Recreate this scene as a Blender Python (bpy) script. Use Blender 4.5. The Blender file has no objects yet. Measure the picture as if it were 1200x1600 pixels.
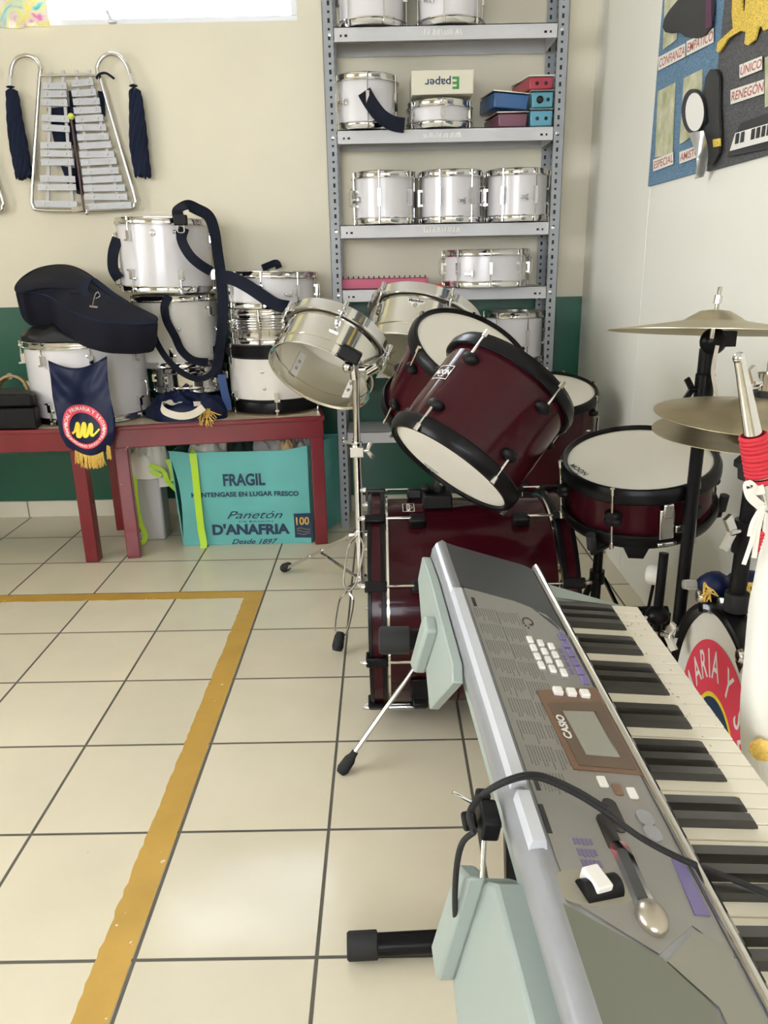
import bpy, bmesh, math, random
from mathutils import Vector, Matrix, noise
V = Vector
PI = math.pi
scene = bpy.context.scene
COL = scene.collection

# ------------------------------------------------------------ camera
CAM = V((0.142542, -1.091280, 1.205048))
RGT = V((0.99980033, -0.00024198, -0.01998075)) if False else None
YAW, PITCH, ROLL, FPX = -0.00382523119, 0.313351538, -0.0196168987, 1207.69307
_cy, _sy, _cp, _sp = math.cos(YAW), math.sin(YAW), math.cos(PITCH), math.sin(PITCH)
FWD = V((_sy * _cp, _cy * _cp, -_sp))
_r0 = V((_cy, -_sy, 0)); _u0 = _r0.cross(FWD)
RGT = _r0 * math.cos(ROLL) + _u0 * math.sin(ROLL)
UPV = -_r0 * math.sin(ROLL) + _u0 * math.cos(ROLL)
cam_d = bpy.data.cameras.new('camera'); cam = bpy.data.objects.new('camera', cam_d); COL.objects.link(cam)
cam_d.sensor_fit = 'HORIZONTAL'; cam_d.sensor_width = 36.0; cam_d.lens = 36.0 * FPX / 1200.0
cam_d.clip_start = 0.02; cam_d.clip_end = 60
mw = Matrix.Identity(4)
for i in range(3):
    mw[i][0] = RGT[i]; mw[i][1] = UPV[i]; mw[i][2] = -FWD[i]; mw[i][3] = CAM[i]
cam.matrix_world = mw
scene.camera = cam

# ------------------------------------------------------------ world, lights, exposure
scene.view_settings.view_transform = 'Standard'
scene.view_settings.look = 'None'
scene.view_settings.gamma = 1.0
scene.view_settings.exposure = -0.30
scene.view_settings.use_curve_mapping = False
w = bpy.data.worlds.new('world'); scene.world = w; w.use_nodes = True
bg = w.node_tree.nodes['Background']
bg.inputs['Color'].default_value = (0.86, 0.92, 1.0, 1); bg.inputs['Strength'].default_value = 14.0
scene.cycles.max_bounces = 8
scene.cycles.sample_clamp_indirect = 6.0

def area(name, loc, aim, sx, sy, power, color):
    d = bpy.data.lights.new(name, 'AREA'); d.shape = 'RECTANGLE'; d.size = sx; d.size_y = sy
    d.energy = power; d.color = color
    o = bpy.data.objects.new(name, d); COL.objects.link(o); o.location = loc
    o.rotation_euler = (V(aim) - V(loc)).to_track_quat('-Z', 'Y').to_euler()
    return o
# daylight through the windows of the wall behind the camera and of the left wall, and through the high back window
area('daylight_front', (-0.75, -4.42, 1.72), (-0.75, 0, 1.35), 2.7, 1.3, 30, (1.0, 0.95, 0.86))
area('daylight_left', (-3.42, -0.6, 1.75), (0, -0.2, 1.2), 2.2, 1.2, 56, (1.0, 0.95, 0.86))
area('daylight_back', (-0.75, 2.86, 2.50), (-0.6, 0.0, 0.6), 1.1, 0.6, 30, (0.85, 0.92, 1.0))

# ------------------------------------------------------------ pixel of the photo -> point on a real plane
def ray(px, py):
    return RGT * ((px - 600) / FPX) + UPV * (-(py - 800) / FPX) + FWD
def at_x(px, py, X): d = ray(px, py); return CAM + d * ((X - CAM.x) / d.x)
def at_y(px, py, Y): d = ray(px, py); return CAM + d * ((Y - CAM.y) / d.y)
def at_z(px, py, Z): d = ray(px, py); return CAM + d * ((Z - CAM.z) / d.z)
def at_plane(px, py, P, N): d = ray(px, py); return CAM + d * (((P - CAM).dot(N)) / d.dot(N))

# ------------------------------------------------------------ materials
def nodes_of(m): return m.node_tree.nodes, m.node_tree.links
def mat(name, col, rough=0.5, metal=0.0, coat=0.0, spec=0.5, var=0.0, vscale=20.0, bump=0.0, bscale=80.0, sheen=0.0, trans=0.0, col2=None, rvar=0.0):
    m = bpy.data.materials.new(name); m.use_nodes = True
    N, L = nodes_of(m); b = N['Principled BSDF']
    c = (col[0], col[1], col[2], 1)
    b.inputs['Base Color'].default_value = c; b.inputs['Roughness'].default_value = rough
    b.inputs['Metallic'].default_value = metal; b.inputs['Coat Weight'].default_value = coat
    b.inputs['Coat Roughness'].default_value = 0.06
    b.inputs['Specular IOR Level'].default_value = spec
    if sheen: b.inputs['Sheen Weight'].default_value = sheen
    if trans: b.inputs['Transmission Weight'].default_value = trans
    tc = N.new('ShaderNodeTexCoord')
    if var or col2 or rvar:
        nz = N.new('ShaderNodeTexNoise'); nz.inputs['Scale'].default_value = vscale; nz.inputs['Detail'].default_value = 6
        L.new(tc.outputs['Object'], nz.inputs['Vector'])
        if var or col2:
            mx = N.new('ShaderNodeMix'); mx.data_type = 'RGBA'
            a = tuple(max(0, x * (1 - var)) for x in col) if not col2 else col
            bb = tuple(min(1, x * (1 + var)) for x in col) if not col2 else col2
            mx.inputs[6].default_value = (*a, 1); mx.inputs[7].default_value = (*bb, 1)
            rp = N.new('ShaderNodeMapRange'); rp.inputs[1].default_value = 0.3; rp.inputs[2].default_value = 0.7
            L.new(nz.outputs['Fac'], rp.inputs[0]); L.new(rp.outputs[0], mx.inputs[0]); L.new(mx.outputs[2], b.inputs['Base Color'])
        if rvar:
            r2 = N.new('ShaderNodeMapRange'); r2.inputs[3].default_value = max(0.02, rough - rvar); r2.inputs[4].default_value = rough + rvar
            L.new(nz.outputs['Fac'], r2.inputs[0]); L.new(r2.outputs[0], b.inputs['Roughness'])
    if bump:
        n2 = N.new('ShaderNodeTexNoise'); n2.inputs['Scale'].default_value = bscale; n2.inputs['Detail'].default_value = 4
        L.new(tc.outputs['Object'], n2.inputs['Vector'])
        bp = N.new('ShaderNodeBump'); bp.inputs['Strength'].default_value = bump; bp.inputs['Distance'].default_value = 0.002
        L.new(n2.outputs['Fac'], bp.inputs['Height']); L.new(bp.outputs['Normal'], b.inputs['Normal'])
    return m

M = {}
M['white_shell'] = mat('white_shell', (0.72, 0.70, 0.72), 0.22, coat=0.25, var=0.03, vscale=6)
M['cream_shell'] = mat('cream_shell', (0.74, 0.71, 0.66), 0.25, coat=0.2, var=0.03, vscale=6)
M['chrome'] = mat('chrome', (0.74, 0.74, 0.75), 0.10, 1.0, rvar=0.05, vscale=30)
M['bright_steel'] = mat('bright_steel', (0.80, 0.79, 0.75), 0.10, 1.0, rvar=0.05, vscale=12)
M['dull_steel'] = mat('dull_steel', (0.45, 0.45, 0.44), 0.4, 1.0)
M['black_steel'] = mat('black_steel', (0.005, 0.005, 0.006), 0.30, spec=0.15)
M['black_plastic'] = mat('black_plastic', (0.006, 0.006, 0.007), 0.45, spec=0.2)
M['rubber'] = mat('rubber', (0.016, 0.016, 0.017), 0.7, spec=0.3)
M['maroon'] = mat('maroon_lacquer', (0.031, 0.0026, 0.006), 0.16, coat=0.15, spec=0.14, var=0.4, vscale=900)
M['head_white'] = mat('head_white', (0.80, 0.77, 0.68), 0.38, var=0.02, vscale=8)
M['head_coated'] = mat('head_coated', (0.80, 0.78, 0.71), 0.55, var=0.03, vscale=10)
M['navy'] = mat('navy_webbing', (0.0028, 0.0055, 0.016), 0.75, spec=0.25, bump=0.3, bscale=600)
M['navy_satin'] = mat('navy_satin', (0.003, 0.008, 0.038), 0.42, spec=0.22, var=0.2, vscale=8)
M['navy_cloth'] = mat('navy_cloth', (0.006, 0.011, 0.032), 0.8, spec=0.25, bump=0.5, bscale=300)
M['bag_fabric'] = mat('bag_fabric', (0.005, 0.006, 0.014), 0.72, spec=0.2, bump=0.5, bscale=500)
M['gold'] = mat('gold_thread', (0.62, 0.40, 0.08), 0.45, 0.2, var=0.3, vscale=200)
M['red_print'] = mat('red_print', (0.72, 0.05, 0.09), 0.55)
M['yellow_print'] = mat('yellow_print', (0.85, 0.66, 0.03), 0.55)
M['white_print'] = mat('white_print', (0.82, 0.80, 0.76), 0.55)
M['ridge_silver'] = mat('ridge_silver', (0.66, 0.68, 0.74), 0.3, 0.2)
M['black_print'] = mat('black_print', (0.02, 0.02, 0.022), 0.55)
M['navy_print'] = mat('navy_print', (0.012, 0.035, 0.085), 0.6)
M['cream_cloth'] = mat('cream_cloth', (0.70, 0.64, 0.54), 0.8, bump=0.4, bscale=400)
M['white_cloth'] = mat('white_cloth', (0.78, 0.75, 0.67), 0.75, bump=0.25, bscale=200, sheen=0.2)
M['lime'] = mat('lime_ribbon', (0.42, 0.66, 0.02), 0.5)
M['shelf_grey'] = mat('shelf_grey', (0.56, 0.56, 0.58), 0.42, var=0.04, vscale=12)
M['post_grey'] = mat('post_grey', (0.30, 0.32, 0.34), 0.45, var=0.06, vscale=20)
M['hole'] = mat('hole_dark', (0.02, 0.022, 0.024), 0.9)
M['brass'] = mat('brass_worn', (0.52, 0.45, 0.30), 0.36, 0.85, var=0.18, vscale=14, rvar=0.08)
M['silver_plastic'] = mat('silver_plastic', (0.34, 0.35, 0.37), 0.32, 0.35, var=0.03, vscale=60)
M['panel_grey'] = mat('panel_grey', (0.275, 0.262, 0.24), 0.42, 0.15, bump=0.1, bscale=900)
M['dark_panel'] = mat('dark_panel', (0.065, 0.068, 0.070), 0.3, 0.2)
M['pale_plastic'] = mat('pale_plastic', (0.33, 0.385, 0.355), 0.45)
M['key_white'] = mat('key_white', (0.82, 0.77, 0.65), 0.28, coat=0.2)
M['key_black'] = mat('key_black', (0.03, 0.028, 0.025), 0.3, coat=0.2)
M['purple'] = mat('purple_sticker', (0.16, 0.13, 0.27), 0.5)
M['brown_bezel'] = mat('brown_bezel', (0.17, 0.10, 0.065), 0.35)
M['lcd'] = mat('lcd_glass', (0.30, 0.29, 0.25), 0.2)
M['wood_tan'] = mat('wood_tan', (0.36, 0.24, 0.12), 0.6, var=0.2, vscale=40)

# ------------------------------------------------------------ mesh building
class MB:
    def __init__(s, T=None): s.bm = bmesh.new(); s.T = T; s.mi = 0
    def _v(s, p):
        p = V(p)
        return s.bm.verts.new(s.T @ p if s.T else p)
    def face(s, vs):
        try:
            f = s.bm.faces.new(vs); f.material_index = s.mi; return f
        except ValueError: return None
    def box(s, c, size, R=None):
        c = V(c); hx, hy, hz = size[0] / 2, size[1] / 2, size[2] / 2
        P = [V((x, y, z)) for x in (-hx, hx) for y in (-hy, hy) for z in (-hz, hz)]
        vs = [s._v(c + (R @ p if R else p)) for p in P]
        for q in ((0, 1, 3, 2), (4, 6, 7, 5), (0, 4, 5, 1), (2, 3, 7, 6), (0, 2, 6, 4), (1, 5, 7, 3)): s.face([vs[i] for i in q])
        return s
    def bar(s, a, b, w, t, up=(0, 0, 1)):
        a, b = V(a), V(b); d = (b - a); L = d.length; d.normalize(); up = V(up)
        x = d.cross(up)
        if x.length < 1e-4: x = d.cross(V((1, 0, 0)))
        x.normalize(); y = x.cross(d).normalized()
        R = Matrix((x, d, y)).transposed()
        return s.box((a + b) / 2, (w, L, t), R)
    def sweep(s, pts, r, seg=10, caps=True, ry=None):
        """round (or oval) tube through points; r a number or one per point"""
        pts = [V(p) for p in pts]; n = len(pts)
        rs = r if isinstance(r, (list, tuple)) else [r] * n
        t0 = (pts[1] - pts[0]).normalized()
        a = t0.cross(V((0, 0, 1)));
        if a.length < 0.05: a = t0.cross(V((1, 0, 0)))
        a.normalize(); rings = []
        for i, p in enumerate(pts):
            t = (pts[min(i + 1, n - 1)] - pts[max(i - 1, 0)]).normalized()
            a = (a - t * a.dot(t)).normalized(); b = t.cross(a)
            rings.append([s._v(p + a * (math.cos(2 * PI * k / seg) * rs[i]) + b * (math.sin(2 * PI * k / seg) * (ry if ry else rs[i]))) for k in range(seg)])
        for i in range(n - 1):
            for k in range(seg):
                s.face([rings[i][k], rings[i][(k + 1) % seg], rings[i + 1][(k + 1) % seg], rings[i + 1][k]])
        if caps:
            s.face(rings[0][::-1]); s.face(rings[-1])
        return s
    def cyl(s, a, b, r, r2=None, seg=16): return s.sweep([a, b], [r, r if r2 is None else r2], seg)
    def lathe(s, prof, seg=48, A=None, closed=False, a0=0.0, a1=2 * PI):
        """profile of (r, z) turned about z of frame A"""
        full = abs(a1 - a0 - 2 * PI) < 1e-6
        A = A or Matrix.Identity(4); rings = []
        m = seg if full else seg + 1
        for r, z in prof:
            if r < 1e-6: rings.append([s._v(A @ V((0, 0, z)))])
            else: rings.append([s._v(A @ V((r * math.cos(a0 + (a1 - a0) * k / seg), r * math.sin(a0 + (a1 - a0) * k / seg), z))) for k in range(m)])
        pr = list(zip(rings, rings[1:])) + ([(rings[-1], rings[0])] if closed else [])
        for p, q in pr:
            for k in range(seg):
                k2 = (k + 1) % m
                if len(p) == 1 and len(q) == 1: continue
                if len(p) == 1: s.face([p[0], q[k2], q[k]])
                elif len(q) == 1: s.face([p[k], p[k2], q[0]])
                else: s.face([p[k], p[k2], q[k2], q[k]])
        return s
    def sphere(s, c, r, seg=16, rings=10, sc=(1, 1, 1)):
        c = V(c); prof = []
        A = Matrix.Translation(c) @ Matrix.Diagonal((sc[0], sc[1], sc[2], 1))
        prof = [(r * math.sin(PI * i / rings) if 0 < i < rings else 0, -r * math.cos(PI * i / rings)) for i in range(rings + 1)]
        return s.lathe(prof, seg, A)
    def prism(s, outline, depth, fr=None):
        """outline of 2D points in frame fr (x, y), pushed along its z by depth"""
        fr = fr or Matrix.Identity(4)
        a = [s._v(fr @ V((x, y, 0))) for x, y in outline]; b = [s._v(fr @ V((x, y, depth))) for x, y in outline]
        s.face(a[::-1]); s.face(b); n = len(a)
        for i in range(n): s.face([a[i], a[(i + 1) % n], b[(i + 1) % n], b[i]])
        return s
    def slab(s, pts, off):
        """planar-ish polygon of 3D points given a thickness vector"""
        off = V(off); a = [s._v(p) for p in pts]; b = [s._v(V(p) + off) for p in pts]
        s.face(a); s.face(b[::-1]); n = len(a)
        for i in range(n): s.face([a[(i + 1) % n], a[i], b[i], b[(i + 1) % n]])
        return s
    def grid(s, rows, off=None, closed=False):
        """rows of 3D points; with off a second skin at that offset and a rim"""
        A = [[s._v(p) for p in r] for r in rows]; m = len(rows[0])
        for i in range(len(A) - 1):
            for j in range(m - (0 if closed else 1)):
                k = (j + 1) % m; s.face([A[i][j], A[i][k], A[i + 1][k], A[i + 1][j]])
        if off is not None:
            off = V(off); B = [[s._v(V(p) + off) for p in r] for r in rows]
            for i in range(len(B) - 1):
                for j in range(m - 1): s.face([B[i][j + 1], B[i][j], B[i + 1][j], B[i + 1][j + 1]])
            rim = [(0, j) for j in range(m)] + [(i, m - 1) for i in range(1, len(A))] + [(len(A) - 1, j) for j in range(m - 2, -1, -1)] + [(i, 0) for i in range(len(A) - 2, 0, -1)]
            for q in range(len(rim)):
                (i, j), (k, l) = rim[q], rim[(q + 1) % len(rim)]
                s.face([A[k][l], A[i][j], B[i][j], B[k][l]])
        return s
    def ribbon(s, pts, w, th, nrm=(0, -1, 0), n=8):
        """flat strap through points; nrm its face direction (one or one per point)"""
        P, Nn = spline(pts, n), None
        if isinstance(nrm, list): Nn = spline(nrm, n)
        rows = []
        for i, p in enumerate(P):
            t = (P[min(i + 1, len(P) - 1)] - P[max(i - 1, 0)]).normalized()
            nn = (Nn[i] if Nn else V(nrm)).normalized(); x = t.cross(nn)
            if x.length < 1e-3: x = V((1, 0, 0))
            x.normalize(); nn = x.cross(t).normalized()
            rows.append([p - x * w / 2 - nn * th / 2, p + x * w / 2 - nn * th / 2, p + x * w / 2 + nn * th / 2, p - x * w / 2 + nn * th / 2])
        s.grid(rows, closed=True)
        return s
    def text(s, txt, size, f, align='CENTER', depth=0.0, sx=1.0, shear=0.0, bold=0.0, width=None):
        """writing; f maps flat (x, y, z) onto the surface"""
        c = bpy.data.curves.new('t', 'FONT'); c.body = txt; c.size = size; c.align_x = align; c.align_y = 'CENTER'; c.resolution_u = 3
        c.shear = shear; c.offset = bold
        o = bpy.data.objects.new('t', c); me = bpy.data.meshes.new_from_object(o)
        if width:
            xs = [v.co.x for v in me.vertices]; sx = width / max(1e-6, max(xs) - min(xs))
        vs = [s._v(f(v.co.x * sx, v.co.y, depth)) for v in me.vertices]
        for p in me.polygons: s.face([vs[i] for i in p.vertices])
        bpy.data.objects.remove(o); bpy.data.curves.remove(c); bpy.data.meshes.remove(me)
        return s
    def mesh(s, name, mats, angle=40, recalc=True):
        if recalc: bmesh.ops.recalc_face_normals(s.bm, faces=s.bm.faces)
        me = bpy.data.meshes.new(name); s.bm.to_mesh(me); s.bm.free()
        for m in (mats if isinstance(mats, (list, tuple)) else [mats]): me.materials.append(m if not isinstance(m, str) else M[m])
        me.polygons.foreach_set('use_smooth', [True] * len(me.polygons))
        me.set_sharp_from_angle(angle=math.radians(angle))
        return me
    def build(s, name, mats, parent=None, bevel=0.0, angle=40, recalc=True):
        o = link(name, s.mesh(name, mats, angle, recalc), parent)
        if bevel:
            b = o.modifiers.new('bevel', 'BEVEL'); b.width = bevel; b.segments = 2; b.limit_method = 'ANGLE'; b.angle_limit = math.radians(50)
            b.harden_normals = False
        return o

def spline(pts, n=8):
    pts = [V(p) for p in pts]; out = []
    for i in range(len(pts) - 1):
        p0, p1, p2, p3 = pts[max(i - 1, 0)], pts[i], pts[i + 1], pts[min(i + 2, len(pts) - 1)]
        for k in range(n):
            t = k / n
            out.append(0.5 * ((2 * p1) + (p2 - p0) * t + (2 * p0 - 5 * p1 + 4 * p2 - p3) * t * t + (3 * p1 - p0 - 3 * p2 + p3) * t ** 3))
    out.append(pts[-1].copy())
    return out
def link(name, data, parent=None):
    o = bpy.data.objects.new(name, data); COL.objects.link(o)
    if parent: o.parent = parent
    return o
def tag(o, label, cat, group=None, kind=None):
    o['label'] = label; o['category'] = cat
    if group: o['group'] = group
    if kind: o['kind'] = kind
    return o
def thing(name, label, cat, T=None, group=None):
    o = bpy.data.objects.new(name, None); COL.objects.link(o); o.empty_display_size = 0.05
    if T is not None: o.matrix_world = T if isinstance(T, Matrix) else Matrix.Translation(V(T))
    return tag(o, label, cat, group)
def structure(o): o['kind'] = 'structure'; return o
def frame(o, z, x=None):
    """matrix with origin o, local z along z, local x near x"""
    z = V(z).normalized(); x = V(x) if x is not None else V((0, 0, 1)).cross(z)
    if x.length < 1e-3: x = V((1, 0, 0))
    x = (x - z * x.dot(z)).normalized(); y = z.cross(x); m = Matrix.Identity(4); o = V(o)
    for i in range(3): m[i][0] = x[i]; m[i][1] = y[i]; m[i][2] = z[i]; m[i][3] = o[i]
    return m
def rz(a): return Matrix.Rotation(a, 4, 'Z')
def fr_map(F): return lambda x, y, z: F @ V((x, y, z))
def cyl_map(R, ang, zc, spin=0.0, sgn=1):
    """flat writing wrapped on a cylinder of radius R about local z, centred at angle ang and height zc, turned by spin"""
    c, s_ = math.cos(spin), math.sin(spin)
    def f(x, y, z):
        X, Y = x * c - y * s_, x * s_ + y * c
        a = ang + sgn * X / R
        return V(((R + z) * math.cos(a), (R + z) * math.sin(a), zc + Y))
    return f
# ============================================================ the room
T3 = 1 / 3.0
WY, WX = 2.66, 1.075            # inner faces of the back and the right wall
def tile_mat():
    m = mat('floor_tile', (0.69, 0.63, 0.50), 0.19, spec=0.5)
    N, L = nodes_of(m); b = N['Principled BSDF']
    tc = N.new('ShaderNodeTexCoord'); sep = N.new('ShaderNodeSeparateXYZ'); L.new(tc.outputs['Object'], sep.inputs[0])
    def math_(op, a, bb=None):
        n = N.new('ShaderNodeMath'); n.operation = op
        for i, x in enumerate((a, bb)):
            if x is None: continue
            if isinstance(x, (int, float)): n.inputs[i].default_value = x
            else: L.new(x, n.inputs[i])
        return n.outputs[0]
    ds, cells = [], []
    for ax in (0, 1):
        q = math_('MULTIPLY', sep.outputs[ax], 3.0)
        fr = math_('FRACT', q); d = math_('MINIMUM', fr, math_('SUBTRACT', 1.0, fr)); ds.append(d); cells.append(math_('FLOOR', q))
    d = math_('MINIMUM', ds[0], ds[1])
    mr = N.new('ShaderNodeMapRange'); mr.inputs[1].default_value = 0.0085; mr.inputs[2].default_value = 0.0125; L.new(d, mr.inputs[0])
    cb = N.new('ShaderNodeCombineXYZ'); L.new(cells[0], cb.inputs[0]); L.new(cells[1], cb.inputs[1])
    wn = N.new('ShaderNodeTexWhiteNoise'); L.new(cb.outputs[0], wn.inputs['Vector'])
    nz = N.new('ShaderNodeTexNoise'); nz.inputs['Scale'].default_value = 5; nz.inputs['Detail'].default_value = 8; L.new(tc.outputs['Object'], nz.inputs['Vector'])
    v = math_('ADD', math_('MULTIPLY', wn.outputs['Value'], 0.10), math_('MULTIPLY', nz.outputs['Fac'], 0.18))
    hsv = N.new('ShaderNodeHueSaturation'); hsv.inputs['Color'].default_value = (0.70, 0.638, 0.49, 1); L.new(math_('ADD', v, 0.86), hsv.inputs['Value'])
    # small scuffs
    n3 = N.new('ShaderNodeTexNoise'); n3.inputs['Scale'].default_value = 16; n3.inputs['Detail'].default_value = 3; L.new(tc.outputs['Object'], n3.inputs['Vector'])
    sc = N.new('ShaderNodeMapRange'); sc.inputs[1].default_value = 0.77; sc.inputs[2].default_value = 0.78; L.new(n3.outputs['Fac'], sc.inputs[0])
    mxs = N.new('ShaderNodeMix'); mxs.data_type = 'RGBA'; L.new(math_('MULTIPLY', sc.outputs[0], 0.5), mxs.inputs[0]); L.new(hsv.outputs[0], mxs.inputs[6]); mxs.inputs[7].default_value = (0.3, 0.27, 0.22, 1)
    mx = N.new('ShaderNodeMix'); mx.data_type = 'RGBA'; mx.inputs[6].default_value = (0.10, 0.09, 0.075, 1)
    L.new(mr.outputs[0], mx.inputs[0]); L.new(mxs.outputs[2], mx.inputs[7]); L.new(mx.outputs[2], b.inputs['Base Color'])
    n2 = N.new('ShaderNodeTexNoise'); n2.inputs['Scale'].default_value = 18; n2.inputs['Detail'].default_value = 5; L.new(tc.outputs['Object'], n2.inputs['Vector'])
    r1 = N.new('ShaderNodeMapRange'); r1.inputs[3].default_value = 0.08; r1.inputs[4].default_value = 0.22; L.new(n2.outputs['Fac'], r1.inputs[0])
    mxr = N.new('ShaderNodeMix'); mxr.data_type = 'FLOAT'; mxr.inputs[2].default_value = 0.8; L.new(mr.outputs[0], mxr.inputs[0]); L.new(r1.outputs[0], mxr.inputs[3]); L.new(mxr.outputs[0], b.inputs['Roughness'])
    bp = N.new('ShaderNodeBump'); bp.inputs['Distance'].default_value = 0.002; bp.inputs['Strength'].default_value = 0.6
    L.new(mr.outputs[0], bp.inputs['Height']); L.new(bp.outputs['Normal'], b.inputs['Normal'])
    return m
def wall_mat(name, col, green_z=None):
    m = mat(name, col, 0.5, var=0.03, vscale=3.0, bump=0.12, bscale=60)
    if green_z:
        N, L = nodes_of(m); b = N['Principled BSDF']
        src = b.inputs['Base Color'].links[0].from_socket
        g = N.new('ShaderNodeNewGeometry'); sep = N.new('ShaderNodeSeparateXYZ'); L.new(g.outputs['Position'], sep.inputs[0])
        lt = N.new('ShaderNodeMath'); lt.operation = 'LESS_THAN'; lt.inputs[1].default_value = green_z; L.new(sep.outputs[2], lt.inputs[0])
        mx = N.new('ShaderNodeMix'); mx.data_type = 'RGBA'; L.new(lt.outputs[0], mx.inputs[0]); L.new(src, mx.inputs[6]); mx.inputs[7].default_value = (0.006, 0.085, 0.052, 1)
        L.new(mx.outputs[2], b.inputs['Base Color'])
        mr = N.new('ShaderNodeMix'); mr.data_type = 'FLOAT'; L.new(lt.outputs[0], mr.inputs[0]); mr.inputs[2].default_value = 0.5; mr.inputs[3].default_value = 0.3; L.new(mr.outputs[0], b.inputs['Roughness'])
    return m
WALL = (0.73, 0.68, 0.54)
m_back, m_plain = wall_mat('wall_paint_back', WALL, 1.033), wall_mat('wall_paint', WALL)
m_right = mat('wall_panel_white', (0.86, 0.84, 0.76), 0.28, var=0.02, vscale=2)
m_ceil = mat('ceiling_paint', (0.80, 0.78, 0.72), 0.7)
XL, YF, ZC = -3.5, -4.5, 2.92
structure(MB().box(((XL + WX) / 2, (YF + WY) / 2, -0.05), (WX - XL + 0.4, WY - YF + 0.4, 0.1)).build('floor', tile_mat()))
structure(MB().box(((XL + WX) / 2, (YF + WY) / 2, ZC + 0.05), (WX - XL + 0.4, WY - YF + 0.4, 0.1)).build('ceiling', m_ceil))
def wall_y(name, y0, y1, x0, x1, holes, m):
    """wall across x with rectangular window holes (xa, xb, za, zb)"""
    b = MB(); xs = x0
    for xa, xb, za, zb in holes:
        b.box(((xs + xa) / 2, (y0 + y1) / 2, ZC / 2), (xa - xs, y1 - y0, ZC))
        b.box(((xa + xb) / 2, (y0 + y1) / 2, za / 2), (xb - xa, y1 - y0, za))
        b.box(((xa + xb) / 2, (y0 + y1) / 2, (zb + ZC) / 2), (xb - xa, y1 - y0, ZC - zb)); xs = xb
    b.box(((xs + x1) / 2, (y0 + y1) / 2, ZC / 2), (x1 - xs, y1 - y0, ZC))
    return structure(b.build(name, m))
wall_y('wall_back', WY, WY + 0.16, XL - 0.16, WX + 0.16, [(-2.5, -0.198, 2.182, 2.80)], m_back)
wall_y('wall_front', YF - 0.16, YF, XL - 0.16, WX + 0.16, [(-2.15, 0.65, 1.0, 2.45)], m_plain)
b = MB()
b.box((XL - 0.08, (YF - 1.8) / 2, ZC / 2), (0.16, -1.8 - YF, ZC)); b.box((XL - 0.08, (0.6 + WY) / 2, ZC / 2), (0.16, WY - 0.6, ZC))
b.box((XL - 0.08, -0.6, 0.55), (0.16, 2.4, 1.1)); b.box((XL - 0.08, -0.6, (2.4 + ZC) / 2), (0.16, 2.4, ZC - 2.4))
structure(b.build('wall_left', m_plain))
# right wall: smooth white boards with thin upright seams
b = MB(); ys = [YF, -3.2, -2.0, -0.7, 0.56, 1.80, WY]
for ya, yb in zip(ys, ys[1:]): b.box((WX + 0.08, (ya + yb) / 2, ZC / 2), (0.16, yb - ya - 0.003, ZC))
b.box((WX + 0.10, (YF + WY) / 2, ZC / 2), (0.1, WY - YF, ZC))
structure(b.build('wall_right', m_right, bevel=0.0015))
# tiled skirting along the back wall
m_skirt = mat('skirting_tile', (0.70, 0.66, 0.55), 0.25, var=0.05, vscale=3)
b = MB(); x = -2.0 * 5 / 3 - 0.01
b.mi = 0
while x < WX:
    x2 = min(x + T3, WX); b.box(((x + x2) / 2, WY - 0.006, 0.042), (x2 - x - 0.005, 0.012, 0.084)); x = x2
structure(b.build('baseboard_back', m_skirt, bevel=0.002))
# high window in the back wall
def glass_mat():
    m = bpy.data.materials.new('window_glass'); m.use_nodes = True; N, L = nodes_of(m)
    for n in list(N):
        if n.type != 'OUTPUT_MATERIAL': N.remove(n)
    out = [n for n in N if n.type == 'OUTPUT_MATERIAL'][0]
    t = N.new('ShaderNodeBsdfTransparent'); g = N.new('ShaderNodeBsdfGlossy'); g.inputs['Roughness'].default_value = 0.02
    f = N.new('ShaderNodeFresnel'); f.inputs['IOR'].default_value = 1.45; mx = N.new('ShaderNodeMixShader')
    L.new(f.outputs[0], mx.inputs[0]); L.new(t.outputs[0], mx.inputs[1]); L.new(g.outputs[0], mx.inputs[2]); L.new(mx.outputs[0], out.inputs[0])
    return m
m_glass = glass_mat(); m_alu = mat('aluminium', (0.70, 0.72, 0.76), 0.4, 0.6)
def window(name, along, pos, a0, a1, z0, z1, div, glass=True):
    """aluminium window in a wall; along = 'x' or 'y'"""
    P = (lambda a, d, z: V((a, pos + d, z))) if along == 'x' else (lambda a, d, z: V((pos + d, a, z)))
    S_ = (lambda l, d, h: (l, d, h)) if along == 'x' else (lambda l, d, h: (d, l, h))
    root = thing(name, 'x', 'window', P((a0 + a1) / 2, 0, z0))
    del root['label']; del root['category']; root['kind'] = 'structure'
    inv = Matrix.Translation(-root.matrix_world.translation)
    f = MB(inv)
    f.box(P((a0 + a1) / 2, 0, z0 + 0.016), S_(a1 - a0, 0.05, 0.032)); f.box(P((a0 + a1) / 2, 0, z1 - 0.016), S_(a1 - a0, 0.05, 0.032))
    for k in range(div + 1):
        a = a0 + (a1 - a0) * k / div; f.box(P(min(max(a, a0 + 0.015), a1 - 0.015), 0, (z0 + z1) / 2), S_(0.03, 0.046, z1 - z0 - 0.062))
    structure(f.build('frame', m_alu, root, bevel=0.003))
    if glass:
        for k in range(div):
            aa, ab = a0 + (a1 - a0) * k / div, a0 + (a1 - a0) * (k + 1) / div
            structure(MB(inv).box(P((aa + ab) / 2, 0.004, (z0 + z1) / 2), S_(ab - aa - 0.03, 0.005, z1 - z0 - 0.06)).build('pane', m_glass, root))
    return root, inv
w1, inv = window('window_1', 'x', WY + 0.07, -2.5, -0.198, 2.182, 2.80, 2)
b = MB(inv); b.box((-0.99, WY + 0.03, 2.20), (0.03, 0.03, 0.014)); b.bar((-0.99, WY + 0.02, 2.20), (-1.0, WY + 0.005, 2.235), 0.012, 0.008)
structure(b.build('latch', m_alu, w1, bevel=0.002))
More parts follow.
